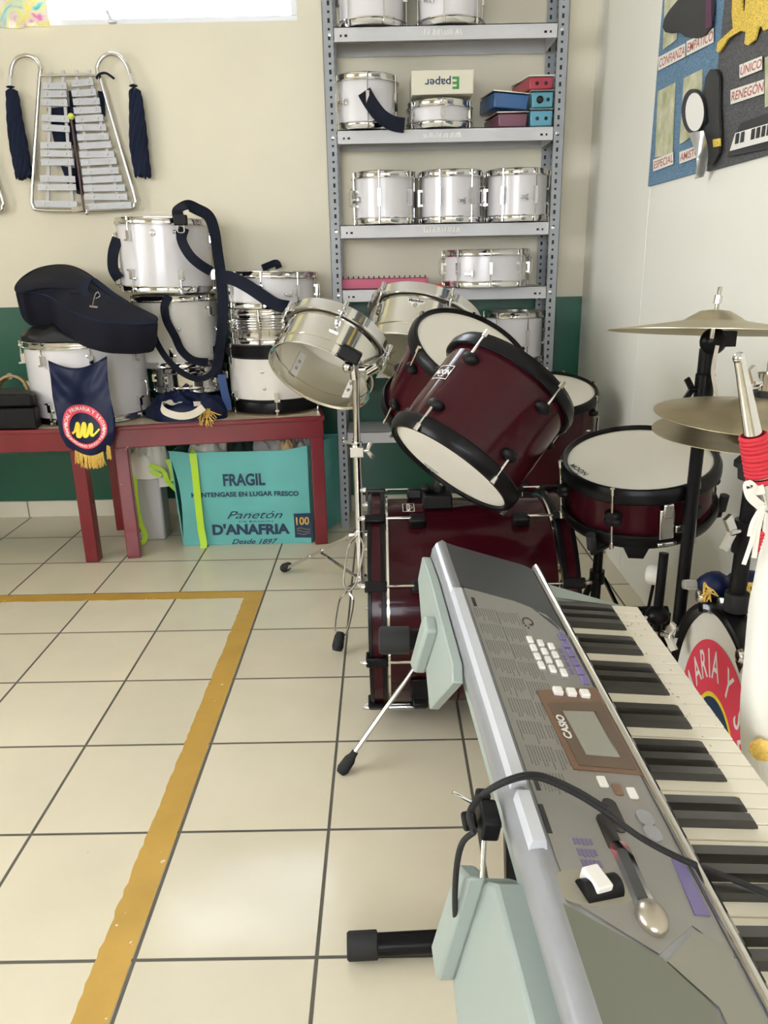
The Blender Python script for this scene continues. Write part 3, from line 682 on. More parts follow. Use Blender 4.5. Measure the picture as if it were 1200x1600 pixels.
# --- crash cymbal on its stand
def cymbal(name, label, c, axis, R, bell, h, cat='cymbal', group=None, under=False):
    T = frame(c, axis); prof = [(0.006, h), (bell * 0.5, h * 0.93), (bell * 0.85, h * 0.66), (bell, h * 0.52), (bell * 1.2, h * 0.46), (R * 0.7, h * 0.2), (R, 0.0), (R, -0.0012), (R * 0.7, h * 0.2 - 0.0012), (bell * 1.2, h * 0.46 - 0.0012), (bell, h * 0.52 - 0.0012), (bell * 0.85, h * 0.66 - 0.001), (bell * 0.5, h * 0.93 - 0.001), (0.006, h - 0.001)]
    if under: prof = [(r, -z) for r, z in prof]
    me = MB().lathe(prof, 72, closed=True).mesh(name, 'brass', 60)
    o = link(name, me); o.matrix_world = T
    return tag(o, label, cat, group)
cymbal('crash_cymbal', 'large bronze crash cymbal high on a black stand beside the white wall', (0.777, 0.430, 1.064), (0.05, 0.11, 0.99), 0.196, 0.055, 0.042)
cs, inv = tripod('cymbal_stand', 'black cymbal stand under the large crash cymbal', (0.793, 0.482), 0.975, 0.26, 0.20, (0.9, 2.2, 3.6), r=0.0135)
B = V((0.793, 0.482, -0.008)); b = MB(inv)
b.cyl(B + V((0, 0, 0.93)), B + V((0, 0, 0.985)), 0.019); b.cyl(B + V((0, 0, 0.985)), B + V((0.0, 0, 1.035)), 0.017); b.sphere(B + V((0.004, -0.01, 1.05)), 0.027, sc=(1, 0.7, 1)); b.box(B + V((0.03, -0.012, 1.055)), (0.03, 0.02, 0.03))
b.build('tilter', 'black_steel', cs, bevel=0.001)
b = MB(inv); t0 = V((0.779, 0.438, 1.092)); b.cyl(V((0.786, 0.455, 1.05)), t0 + V((0.006, 0, 0.055)), 0.0042); b.cyl(t0 + V((0.0035, 0, 0.025)), t0 + V((0.005, 0, 0.04)), 0.0075); b.build('cymbal_rod', 'chrome', cs)
b = MB(inv); wing(b, B + V((-0.018, -0.005, 0.955)), (-1, -0.2, 0), 1.3); b.build('wing_nut', 'black_steel', cs)
b = MB(inv); b.cyl(V((0.725, 0.43, 0.61)), V((0.716, 0.41, 0.44)), 0.010); b.sphere(V((0.716, 0.41, 0.475)), 0.025, sc=(1, 1, 0.8)); b.build('boom_arm', 'black_steel', cs)
b = MB(inv); wing(b, V((0.700, 0.40, 0.455)), (-0.7, -0.7, 0), 1.6); b.build('wing_nut', 'chrome', cs); b = MB(inv); wing(b, V((0.725, 0.395, 0.44)), (0.5, -0.8, 0.1), 1.7); b.build('wing_nut', 'chrome', cs)
tag(MB().ribbon([(0.782, 0.415, 1.04), (0.777, 0.411, 0.994), (0.785, 0.409, 0.957), (0.793, 0.408, 0.915)], 0.008, 0.0008, (0.2, -1, 0.1)).build('masking_tape', 'cream_cloth'), 'thin strip of tan tape hanging below the crash cymbal', 'tape')
# --- hi-hat
HC = V((0.778, 0.201, 0.942)); zz = lambda z: 1.205 + (z - 1.205) * 1.10
cymbal('hihat_cymbal', 'upper of the two bronze hi-hat cymbals', HC + V((0, 0, 0.004)), (0.02, -0.02, 1), 0.173, 0.052, 0.034)
cymbal('hihat_cymbal', 'lower of the two bronze hi-hat cymbals, turned underside down', HC + V((0, 0, -0.024)), (-0.015, -0.01, 1), 0.173, 0.052, 0.030, under=True)
hs = thing('hihat_stand', 'black hi-hat stand carrying the pair of low cymbals by the wall', 'stand', (HC.x, HC.y, 0.57)); inv = Matrix.Translation((-HC.x, -HC.y, -0.57))
B = V((HC.x, HC.y, 0)); b = MB(inv); b.cyl(B + V((0, 0, 0.60)), B + V((0, 0, zz(0.80))), 0.0145); b.build('lower_tube', 'black_steel', hs); b = MB(inv); b.cyl(B + V((0, 0, 0.585)), B + V((0, 0, 0.62)), 0.021); b.build('rubber_foot', 'rubber', hs)
b = MB(inv); b.cyl(B + V((0, 0, zz(0.79))), B + V((0, 0, zz(0.885))), 0.0132); b.build('upper_tube', 'black_steel', hs)
b = MB(inv); b.lathe([(0, zz(0.868)), (0.024, zz(0.868)), (0.026, zz(0.885)), (0.033, zz(0.888)), (0.033, zz(0.896)), (0.026, zz(0.903)), (0, zz(0.903))], 24, Matrix.Translation(B)); b.build('cymbal_seat', 'rubber', hs)
b = MB(inv); b.cyl(B + V((0, 0, zz(0.88))), B + V((0.006, 0, 1.165)), 0.0038); b.build('pull_rod', 'chrome', hs)
b = MB(inv); b.cyl(B + V((0.002, 0, 0.975)), B + V((0.002, 0, 0.988)), 0.023); b.mi = 1; b.cyl(B + V((0.003, 0, 0.988)), B + V((0.003, 0, 1.017)), 0.0165); wing(b, B + V((-0.013, -0.008, 1.002)), (-0.8, -0.5, 0), 1.6); b.build('clutch', ['rubber', 'chrome'], hs)
b = MB(inv); b.cyl(B + V((0, 0, zz(0.745))), B + V((0, 0, zz(0.80))), 0.020); b.build('clamp', 'black_steel', hs); b = MB(inv); wing(b, B + V((-0.018, -0.01, zz(0.785))), (-1, -0.5, 0), 1.8); b.build('wing_nut', 'chrome', hs)
# --- bass drum pedal beater seen under the snare
pr = thing('drum_pedal', 'bass drum pedal with a round felt beater, on the floor behind the snare stand', 'pedal', (0.80, 0.68, 0)); inv = Matrix.Translation((-0.80, -0.68, 0))
bt = at_y(1024, 898, 0.68); hb = at_y(1012, 955, 0.68)
b = MB(inv); b.lathe([(0, -0.018), (0.022, -0.018), (0.026, -0.012), (0.026, 0.012), (0.022, 0.018), (0, 0.018)], 24, frame(bt, (0.75, -0.65, 0.1))); b.build('beater', 'white_cloth', pr)
b = MB(inv); b.cyl(bt, hb, 0.004); b.build('beater_rod', 'black_steel', pr)
b = MB(inv); b.cyl(hb + V((-0.05, 0, 0)), hb + V((0.05, 0, 0)), 0.013); b.box((hb.x - 0.045, 0.68, hb.z / 2), (0.018, 0.03, hb.z)); b.box((hb.x + 0.045, 0.68, hb.z / 2), (0.018, 0.03, hb.z)); b.box((hb.x, 0.70, 0.008), (0.12, 0.1, 0.016)); b.build('pedal_frame', 'black_steel', pr, bevel=0.002)
b = MB(inv); b.bar((hb.x, 0.72, 0.02), (hb.x + 0.02, 0.92, 0.03), 0.07, 0.008); b.build('footboard', 'black_steel', pr)

# ============================================================ timbales
def timbale(label, T, R, L_, ph, badge=None):
    root = thing('timbale', label, 'drum', T); seg = 72
    prof = [(R + 0.002, 0.0), (R + 0.006, -0.002), (R + 0.007, 0.002), (R + 0.004, 0.006), (R, 0.009), (R, L_ * 0.24), (R + 0.005, L_ * 0.255), (R + 0.005, L_ * 0.285), (R, L_ * 0.30), (R, L_), (R - 0.0025, L_), (R - 0.0025, L_ * 0.30), (R + 0.002, L_ * 0.285), (R + 0.002, L_ * 0.255), (R - 0.0025, L_ * 0.24), (R - 0.0025, 0.004)]
    MB().lathe(prof, seg, closed=True).build('shell', 'bright_steel', root, angle=45)
    MB().lathe([(0, L_ + 0.006), (R - 0.004, L_ + 0.006), (R + 0.003, L_ + 0.002), (R + 0.007, L_ - 0.02)], seg).build('drumhead', 'head_white', root)
    MB().lathe([(R + 0.008, L_ - 0.028), (R + 0.017, L_ - 0.030), (R + 0.018, L_ - 0.024), (R + 0.011, L_ - 0.021), (R + 0.011, L_ + 0.014), (R + 0.009, L_ + 0.016), (R + 0.008, L_ + 0.014)], seg, closed=True).build('hoop', 'chrome', root)
    pm = MB(); pm.box((R + 0.003, 0, L_ * 0.62), (0.006, 0.030, 0.055)); pm.box((R + 0.011, 0, L_ * 0.70), (0.016, 0.018, 0.014)); pm.mi = 1
    for zz in (0.50, 0.58): pm.lathe([(0, 0.002), (0.004, 0.0018), (0.005, 0)], 10, frame((R + 0.006, 0, L_ * zz), (1, 0, 0)))
    pme = pm.mesh('lug', ['chrome', 'dull_steel'])
    rm = MB(); rm.cyl((R + 0.016, 0, L_ * 0.6), (R + 0.016, 0, L_ + 0.012), 0.0045, seg=10); rm.cyl((R + 0.016, 0, L_ - 0.006), (R + 0.016, 0, L_ + 0.022), 0.0085, seg=12); rm.box((R + 0.017, 0, L_ - 0.02), (0.02, 0.028, 0.012)); rme = rm.mesh('tension_rod', 'chrome')
    im = MB(); im.box((R - 0.0045, 0, L_ * 0.55), (0.004, 0.030, 0.095)); im.mi = 1
    for zz in (0.45, 0.62): im.lathe([(0, 0.003), (0.006, 0.0025), (0.007, 0)], 10, frame((R - 0.0065, 0, L_ * zz), (-1, 0, 0)))
    ime = im.mesh('backing_plate', ['cream_shell', 'dull_steel'])
    for k in range(5):
        a = ph + 2 * PI * k / 5
        l = link('lug', pme, root); l.rotation_euler.z = a; link('tension_rod', rme, l); p = link('backing_plate', ime, root); p.rotation_euler.z = a
    if badge:
        f = cyl_map(R, badge[0], badge[1]); b = MB(); n = 8; W_, H_ = 0.062, 0.040
        top = [f(-W_ / 2 + W_ * i / n, H_ / 2, 0.0010) for i in range(n + 1)]; lo = [f(-W_ / 2 + W_ * i / n, H_ / 2 - 0.018 - (0.018 if 3 <= i <= 5 else 0.012 * max(0, 1 - abs(i - 4) / 4)), 0.0010) for i in range(n + 1)]
        b.grid([top, lo]); b.mi = 1; b.text('Matador', 0.0165, lambda x, y, z: f(x, y + 0.010, 0.0018), bold=0.0006)
        for i in range(n): b.grid([[f(-W_ / 2 + W_ * i / n, H_ / 2, 0.0018), f(-W_ / 2 + W_ * (i + 1) / n, H_ / 2, 0.0018)], [f(-W_ / 2 + W_ * i / n, H_ / 2 - 0.002, 0.0018), f(-W_ / 2 + W_ * (i + 1) / n, H_ / 2 - 0.002, 0.0018)]])
        rr = []
        for q in (0.008, 0.0062): rr.append([f(q * math.cos(t * PI / 10), -0.008 + q * math.sin(t * PI / 10), 0.0018) for t in range(21)])
        b.grid(rr); b.text('LP', 0.009, lambda x, y, z: f(x, y - 0.008, 0.0018), bold=0.0004)
        b.build('badge', ['head_coated', 'black_print'], root, recalc=False)
    return root
timbale('smaller steel timbale on the left of the chrome stand', frame((-0.083, 1.58, 0.830), (0.36, 0.609, 0.706)), 0.180, 0.170, 0.92)
timbale('larger steel timbale with a cream name badge, behind the maroon toms', frame((0.2575, 1.902, 0.835), (0.245, 0.521, 0.818)), 0.2112, 0.196, 1.10, (1.80, 0.130))
px_, py_ = 0.047, 1.43
ts = thing('timbale_stand', 'chrome tripod stand with rubber feet holding the two steel timbales', 'stand', (px_, py_, 0)); inv = Matrix.Translation((-px_, -py_, 0)); P = V((px_, py_, 0))
MB(inv).cyl(P + V((0, 0, 0.12)), P + V((0, 0, 0.62)), 0.0145).build('lower_tube', 'chrome', ts)
MB(inv).cyl(P + V((0, 0, 0.60)), P + V((0.003, 0, 0.87)), 0.0115).build('upper_tube', 'chrome', ts)
b = MB(inv); b.cyl(P + V((0, 0, 0.585)), P + V((0, 0, 0.635)), 0.0195); b.box(P + V((0.0, -0.012, 0.605)), (0.045, 0.03, 0.034)); b.cyl(P + V((-0.045, -0.005, 0.64)), P + V((0, 0, 0.625)), 0.005); wing(b, P + V((0.022, -0.012, 0.607)), (1, 0, 0.1), 1.6); b.build('height_clamp', 'chrome', ts, bevel=0.002)
b = MB(inv); b.box(P + V((-0.012, -0.02, 0.925)), (0.07, 0.05, 0.042), Matrix.Rotation(0.5, 3, 'Y')); b.build('holder_block', 'black_plastic', ts, bevel=0.005)
b = MB(inv); b.cyl(P + V((0.002, 0, 0.845)), P + V((-0.005, -0.01, 0.91)), 0.017); b.sphere(P + V((-0.02, -0.02, 0.885)), 0.019); b.cyl(P + V((-0.01, 0, 0.875)), P + V((0.05, -0.005, 0.875)), 0.011); b.cyl(P + V((0.04, -0.005, 0.865)), P + V((0.075, -0.01, 0.885)), 0.016)
b.cyl(P + V((-0.01, 0, 0.90)), V((0.034, 1.462, 0.905)), 0.009); b.cyl(P + V((0.04, 0, 0.885)), V((0.178, 1.735, 0.90)), 0.009); b.build('tilter', 'chrome', ts)
f1, f2, f3 = at_z(447, 889, 0.02), at_z(529, 1008, 0.03), V((0.33, 1.62, 0.02))
col = P + V((0, 0, 0.305))
b = MB(inv); b.cyl(P + V((0, 0, 0.285)), P + V((0, 0, 0.325)), 0.021); b.box(P + V((0, 0, 0.31)), (0.075, 0.02, 0.012)); b.build('leg_collar', 'chrome', ts, bevel=0.001); b = MB(inv); b.cyl(P + V((0, 0, 0.125)), P + V((0, 0, 0.155)), 0.022); b.build('brace_collar', 'chrome', ts, bevel=0.001)
for e in (f1, f2, f3):
    d = (e - col); dh = V((d.x, d.y, 0)).normalized(); sd = V((-dh.y, dh.x, 0)); a0 = col + dh * 0.024
    b = MB(inv)
    if e is f2:   # the leg that points to the camera shows its two bent wires
        for s in (-1, 1):
            pts = [a0 + sd * s * 0.008, a0.lerp(e, 0.10) + sd * s * 0.026, a0.lerp(e, 0.42) + sd * s * 0.022, a0.lerp(e, 0.52) + sd * s * 0.005, a0.lerp(e, 0.60) + sd * s * 0.024, a0.lerp(e, 0.85) + sd * s * 0.022, a0.lerp(e, 0.95) + sd * s * 0.006, e]
            b.sweep(spline(pts, 4), 0.0038, 8)
    else:
        b.bar(a0, a0.lerp(e, 0.97), 0.020, 0.012)
        for t in (0.05, 0.42, 0.6): q = a0.lerp(e, t); b.cyl(q - sd * 0.014, q + sd * 0.014, 0.007)
    m_ = a0.lerp(e, 0.48); b.bar(P + V((0, 0, 0.14)) + dh * 0.018, m_, 0.012, 0.005); l = b.build('leg', 'chrome', ts)
    up = (a0 - e).normalized(); MB(inv).lathe([(0, -0.028), (0.016, -0.024), (0.019, -0.012), (0.017, 0.02), (0.012, 0.035), (0, 0.036)], 18, frame(e + V((0, 0, 0.008)), up)).build('rubber_foot', 'rubber', l)
    
# ============================================================ marching bass drum with the school crest, and its rolled cloth
R2 = 0.270; yw = math.radians(175)
nrm = V((math.cos(yw), math.sin(yw), 0)); T2 = frame(V((0.755, 0.180, 0.294)) - nrm * 0.235, nrm, (0, 0, 1)) 
mb = thing('bass_drum', 'white marching bass drum with a red crest on its head, leaning by the keys', 'drum', T2); H2 = 0.225
MB().lathe([(R2, 0), (R2, H2), (R2 - 0.006, H2), (R2 - 0.006, 0)], 72, closed=True).build('shell', 'cream_shell', mb, angle=50)
for z, s in ((H2, 1), (0, -1)):
    MB().lathe([(R2 + 0.001, z - s * 0.038), (R2 + 0.016, z - s * 0.038), (R2 + 0.018, z - s * 0.034), (R2 + 0.018, z + s * 0.014), (R2 + 0.015, z + s * 0.018), (R2 + 0.006, z + s * 0.018), (R2 + 0.001, z + s * 0.004)], 72, closed=True).build('hoop', 'black_steel', mb, angle=35)
    MB().lathe([(0, z + s * 0.004), (R2 - 0.004, z + s * 0.004), (R2 + 0.002, z - s * 0.002)], 72).build('drumhead', 'head_white', mb)
    MB().lathe([(R2 + 0.0185, z - s * 0.030), (R2 + 0.0205, z - s * 0.026), (R2 + 0.0205, z - s * 0.022), (R2 + 0.0185, z - s * 0.018)], 72, closed=True).build('hoop_wire', 'chrome', mb)
FH = T2 @ Matrix.Translation((0, 0, H2 + 0.0045)); hf = frame((0, 0, H2 + 0.0046), (0, 0, 1), (0, -1, 0) if (T2.to_3x3() @ V((0, 1, 0))).y > 0 else (0, 1, 0))
fm = fr_map(hf)
def disc(b, r0, r1, f, c=(0, 0), n=64, h=0.0):
    b.grid([[f(c[0] + r * math.cos(2 * PI * k / n), c[1] + r * math.sin(2 * PI * k / n), h) for k in range(n + 1)] for r in (r0, r1)])
def arc_text(b, txt, size, f, c, r, mid, h, top=True, adv=0.72, bold=0.0, sx=1.0):
    """letters one by one along a circle"""
    widths = [0.32 if ch in 'I.,1 ' else 0.95 if ch in 'MW' else adv for ch in txt]; tot = sum(widths) * size; pos = -tot / 2
    for ch, wd in zip(txt, widths):
        s = (pos + wd * size / 2) / r; pos += wd * size
        if ch == ' ': continue
        a = mid - s if top else mid + s; rot = a - PI / 2 if top else a + PI / 2
        ca, sa, cx, cy = math.cos(rot), math.sin(rot), c[0] + r * math.cos(a), c[1] + r * math.sin(a)
        b.text(ch, size, lambda x, y, z, ca=ca, sa=sa, cx=cx, cy=cy: f(cx + x * ca - y * sa, cy + x * sa + y * ca, h), bold=bold, sx=sx)
b = MB(); disc(b, 0.116, 0.216, fm, h=0.0004); b.mi = 1; disc(b, 0.107, 0.1155, fm, h=0.0004); b.mi = 2; disc(b, 0.0, 0.1065, fm, h=0.0003); b.mi = 3
arc_text(b, 'INICIAL PRIMARIA Y SECUNDARIA', 0.080, fm, (0, 0), 0.167, 1.98, 0.0008, adv=0.56, bold=0.001, sx=0.75)
b.mi = 1
for i in range(3): b.bar(fm(-0.07 + i * 0.05, -0.03, 0.001), fm(-0.03 + i * 0.05, 0.045, 0.001), 0.022, 0.0006, hf.to_3x3() @ V((0, 0, 1)))
b.build('crest_print', ['red_print', 'yellow_print', 'navy_print', 'white_print'], mb, recalc=False)
b = MB(); gm = cyl_map(R2, -0.52, H2 * 0.50, PI); shell_txt = lambda x, y, z: gm(x, y, 0.0012)
b.text('GIGANTE', 0.068, shell_txt, bold=0.0012, sx=0.72)
b.build('shell_lettering', 'black_print', mb, recalc=False)
cm = MB(); cm.box((R2 + 0.022, 0, H2 - 0.01), (0.012, 0.026, 0.05)); cm.box((R2 + 0.014, 0, H2 + 0.020), (0.030, 0.026, 0.008)); cm.cyl((R2 + 0.03, 0, H2 + 0.02), (R2 + 0.03, 0, 0.0), 0.004, seg=8); cm.lathe([(0, 0), (0.013, 0), (0.015, 0.01), (0.010, 0.02), (0, 0.022)], 14, frame((R2 + 0.03, 0, H2 + 0.012), (0, 0, 1))); cm.box((R2 + 0.018, 0, 0.05), (0.018, 0.02, 0.05)); cme = cm.mesh('claw', 'chrome')
for k in range(8): l = link('claw', cme, mb); l.rotation_euler.z = math.radians(-24 + 45 * k)
# rolled navy pennant with gold fringe on top of it
r0_, r1_ = at_y(1090, 914, 0.255), at_y(1215, 905, 0.255); r1_.z = r0_.z - 0.004; rd = (r1_ - r0_)
rc = thing('rolled_pennant', 'rolled navy pennant with gold fringe lying on the crested bass drum', 'pennant', Matrix.Translation(r0_)); inv = Matrix.Translation(-r0_)
b = MB(inv); n = 20; pts = [r0_ + rd * (i / n) + V((0, -0.010 * math.sin(i * 0.4), 0.007 * math.sin(i * 0.5))) for i in range(n + 1)]
b.sweep(pts, [0.010 + 0.014 * min(1, i / 4) + 0.004 * math.sin(i * 0.7) for i in range(n + 1)], 18); b.build('cloth', 'navy_satin', rc, angle=80)
random.seed(8)
for t0, t1, cnt in ((0.02, 0.10, 16), (0.40, 0.85, 34)):
    b = MB(inv)
    for k in range(cnt):
        t = random.uniform(t0, t1); p = r0_ + rd * t + V((0, -0.020, 0.014)); b.sweep([p, p + V((random.uniform(-0.01, 0.012), -0.010, -0.010)), p + V((random.uniform(-0.016, 0.02), -0.014, -random.uniform(0.018, 0.034)))], 0.0016, 5)
    b.build('fringe', 'gold', rc)
b = MB(inv); b.lathe([(0, 0), (0.012, 0.003), (0.009, 0.010), (0.011, 0.018), (0.009, 0.034), (0, 0.038)], 14, frame(r0_ + V((0.006, 0, 0)), (-1, -0.1, 0.1))); b.build('end_knob', mat('clear_plastic', (0.75, 0.75, 0.72), 0.1, trans=0.7), rc)

# ============================================================ silver staff with red windings and a furled white flag
top = at_y(1155.7, 562, -0.165); low = top + (V((0.945, -0.020, 0.025)) - V((0.630, -0.020, 1.068))).normalized() * 1.105
dv = (low - top).normalized(); st = thing('flag_staff', 'silver staff with red windings and a furled white flag at the right edge', 'flag staff', Matrix.Translation(low)); inv = Matrix.Translation(-low)
q = lambda t: top + dv * (t * 0.868)
LL = (low - top).length / 0.868
b = MB(inv); b.sweep([q(0.0), q(0.02), q(0.16), q(0.30), q(LL)], [0.0066, 0.007, 0.013, 0.0152, 0.0158], 20); b.sphere(q(-0.002), 0.0076); b.build('pole', 'chrome', st)
m_yarn = mat('red_yarn', (0.50, 0.015, 0.03), 0.7)
for t0, t1, n in ((0.113, 0.168, 10), (0.178, 0.178, 1), (0.255, 0.285, 6)):
    b = MB(inv)
    for i in range(n):
        t = t0 + (t1 - t0) * i / max(1, n - 1); b.lathe([(0.0118 + 0.0045 * t / 0.2 + r_ * 0.0022, z_ * 0.0035) for r_, z_ in ((0, -1), (1, -0.6), (1.3, 0), (1, 0.6), (0, 1))], 24, frame(q(t), dv + V((0.05 * math.sin(i * 2.1), 0.05 * math.cos(i * 3), 0))))
    b.build('red_winding', m_yarn, st)
rows = []; random.seed(2)
FL = spline([at_y(x, y, -0.178) for x, y in ((1196, 800), (1192, 850), (1183, 900), (1174, 950), (1169, 1010), (1165, 1070), (1163, 1140), (1166, 1200), (1172, 1270))], 4)
for i, lf in enumerate(FL):
    t = i / (len(FL) - 1); rad = 0.017 + 0.048 * t ** 0.8; c = lf + V((rad, 0, 0)); rr = []
    for k in range(41):
        a = 2 * PI * k / 40; f_ = 1 + (0.13 * math.sin(a * 5 + 2 * math.sin(t * 3)) * min(1, t * 3) + 0.10 * noise.noise(V((math.cos(a) * 1.5, math.sin(a) * 1.5, t * 4)))) * (0.3 + 0.7 * abs(math.sin(a)))
        rr.append(c + V((rad * f_ * math.cos(a), rad * 0.75 * f_ * math.sin(a), 0.006 * noise.noise(V((a, t * 8, 1))))))
    rows.append(rr)
b = MB(inv); b.grid(rows); b.build('flag', 'white_cloth', st, angle=80)
for pts, wd in (([(1194, 764), (1182, 766), (1169, 757), (1173, 776), (1190, 792)], 0.013), ([(1190, 790), (1181, 820), (1173, 850), (1162, 882)], 0.006), ([(1193, 790), (1184, 830), (1178, 872)], 0.007), ([(1192, 788), (1176, 815), (1170, 838)], 0.005)):
    b = MB(inv); b.ribbon([at_y(x, y, -0.186) for x, y in pts], wd * 0.87, 0.001, (-0.3, -1, 0.2)); b.build('flag_tie', 'white_cloth', st)
p = at_y(1190, 1172, -0.222); b = MB(inv); b.lathe([(0, 0.002), (0.012, 0.002), (0.016, 0)], 7, frame(p, (-0.5, -0.8, 0.2))); b.build('gold_emblem', 'gold', st)
# ============================================================ the keyboard, its stand and its cable
KO, KU, KN = V((0.515, -0.016, 0.658)), V((0.070, -0.992, -0.105)).normalized(), V((0.131, -0.095, 0.987)).normalized()
KT = frame(KO, KN, KN.cross(KU) * 1.0 if (KN.cross(KU)).x > 0 else KU.cross(KN))
KTI = KT.inverted()
kb = thing('keyboard', 'silver electronic keyboard on a low stand, keys towards the right wall', 'keyboard', KT)
K = lambda u, v, n: V((v, -u, n))                 # u towards the bass end, v towards the player, n up
def far_u(v):
    P = [(-0.33, -0.195), (-0.285, -0.205), (-0.265, -0.222), (-0.12, -0.155), (0.065, -0.088)]
    for (a, x), (c, y) in zip(P, P[1:]):
        if v <= c: return x + (y - x) * max(0, (v - a)) / (c - a)
    return P[-1][1]
def loft(prof, u1, name, m, bevel=0.0, cut=None, parent=kb, angle=30):
    b = MB(); us = [None, 0.0, 0.25, u1]; rows = []
    for u in us: rows.append([K(far_u(v) if u is None else u, v, n) for v, n in prof])
    b.grid(rows, closed=True); R0, R1 = rows[0], rows[-1]
    b.face([b._v(p) for p in R0]); b.face([b._v(p) for p in R1][::-1])
    bmesh.ops.remove_doubles(b.bm, verts=b.bm.verts, dist=1e-5)
    return b.build(name, m, parent, bevel, angle)
U1 = 0.74
loft([(-0.268, -0.022), (-0.281, -0.016), (-0.287, 0.0), (-0.286, 0.016), (-0.279, 0.025), (-0.268, 0.027), (-0.258, 0.022), (-0.12, 0.014), (-0.118, -0.03), (-0.26, -0.03)], U1, 'upper_casing', 'silver_plastic', angle=50)
loft([(-0.276, -0.022), (-0.274, -0.045), (-0.255, -0.062), (0.050, -0.062), (0.060, -0.055), (0.063, -0.040), (0.053, -0.036), (-0.10, -0.036), (-0.12, -0.022)], U1, 'lower_casing', 'pale_plastic', angle=40)
b = MB()     # ridge along the back edge, in two lengths
for ua, ub in ((-0.035, 0.372), (0.386, 0.452)):
    b.grid([[K(u, v, n) for v, n in ((-0.281, 0.010), (-0.2805, 0.030), (-0.279, 0.036), (-0.266, 0.036), (-0.262, 0.022))] for u in (ua, ua + 0.006, ub - 0.006, ub)])
    for u in (ua, ub): b.face([b._v(K(u, v, n)) for v, n in ((-0.281, 0.010), (-0.2805, 0.030), (-0.279, 0.036), (-0.266, 0.036), (-0.262, 0.022))])
b.build('back_ridge', 'ridge_silver', kb, angle=30)
b = MB(); prof = [(-0.121, 0.012), (-0.120, 0.021), (-0.115, 0.0245), (-0.110, 0.021), (-0.108, 0.010), (-0.108, -0.025), (-0.118, -0.025)]
b.grid([[K(-0.155 if i == 0 else U1, v, n) for v, n in prof] for i in range(2)], closed=True); b.build('trim_rail', 'chrome', kb, angle=50)
zn = lambda v: 0.0222 - (v + 0.258) * 0.058           # height of the control panel
def patch(poly, h, name, m, parent=kb, base=0.0, build=True, b=None):
    """raised flat piece on the control panel; poly of (u, v)"""
    b2 = b or MB(); t = [K(u, v, zn(v) + base + h) for u, v in poly]; lo = [K(u, v, zn(v) + base - 0.001) for u, v in poly]
    a_, c_ = [b2._v(p) for p in t], [b2._v(p) for p in lo]; b2.face(a_)
    for i in range(len(a_)): b2.face([a_[i], c_[i], c_[(i + 1) % len(a_)], a_[(i + 1) % len(a_)]])
    return b2.build(name, m, parent) if build else b2
patch([(-0.06, -0.256), (-0.035, -0.18), (-0.02, -0.155), (0.052, -0.122), (0.555, -0.122), (0.525, -0.148), (0.555, -0.192), (0.505, -0.256)], 0.0012, 'control_panel', 'panel_grey')
patch([(-0.214, -0.262), (-0.205, -0.245), (-0.162, -0.135), (-0.150, -0.122), (0.050, -0.122), (-0.02, -0.1565), (-0.036, -0.182), (-0.062, -0.262)], 0.003, 'speaker_grille', 'dark_panel')
patch([(0.508, -0.27), (0.560, -0.192), (0.60, -0.165), (U1, -0.165), (U1, -0.27)], 0.003, 'speaker_grille', mat('grille_olive', (0.15, 0.155, 0.12), 0.45))
patch([(0.530, -0.148), (0.545, -0.124), (U1, -0.124), (U1, -0.160), (0.60, -0.160), (0.562, -0.188)], 0.002, 'end_panel', mat('panel_olive', (0.24, 0.23, 0.19), 0.4))
patch([(-0.005, -0.150), (0.012, -0.135), (0.045, -0.126), (0.050, -0.1225), (0.0, -0.140)], 0.0035, 'panel_step', 'silver_plastic')
# printed tone lists: thin rows of small print
b = MB(); random.seed(11)
for blk in range(9):
    u0 = 0.000 + blk * 0.043
    for col in range(2):
        if blk == 8 and col: continue
        v0 = -0.252 + col * 0.034 + 0.0008 * blk
        for r_ in range(9):
            v = v0 + 0.0036 * r_
            uu = u0 + (0.004 if col else 0)
            L_ = random.uniform(0.020, 0.036)
            x = uu
            while x < uu + L_:
                w_ = random.uniform(0.002, 0.006); patch([(x, v), (x, v + 0.0012), (x + w_, v + 0.0012), (x + w_, v)], 0.0004, '', None, base=0.0012, build=False, b=b); x += w_ + 0.0012
        if blk < 3: patch([(u0, v0 + 0.033), (u0, v0 + 0.0338), (u0 + 0.040, v0 + 0.0338), (u0 + 0.040, v0 + 0.033)], 0.0004, '', None, base=0.0012, build=False, b=b)
o = b.build('printed_list', mat('grey_print', (0.16, 0.155, 0.14), 0.6), kb); o['kind'] = 'stuff'
b = MB()
for u0, u1, v in ((-0.03, -0.005, -0.250), (0.345, 0.372, -0.252), (0.392, 0.430, -0.256)): patch([(u0, v), (u0, v + 0.005), (u1, v + 0.005), (u1, v)], 0.0005, '', None, base=0.0012, build=False, b=b)
for i in range(14):
    a = i * 0.45; r_ = 0.004 + 0.0005 * i; u_, v_ = 0.025 + r_ * 1.6 * math.cos(a), -0.172 + r_ * math.sin(a)
    patch([(u_ - 0.0012, v_ - 0.0012), (u_ - 0.0012, v_ + 0.0012), (u_ + 0.003, v_ + 0.0012), (u_ + 0.003, v_ - 0.0012)], 0.0005, '', None, base=0.0012, build=False, b=b)
b.build('printed_emblem', 'black_print', kb)['kind'] = 'stuff'
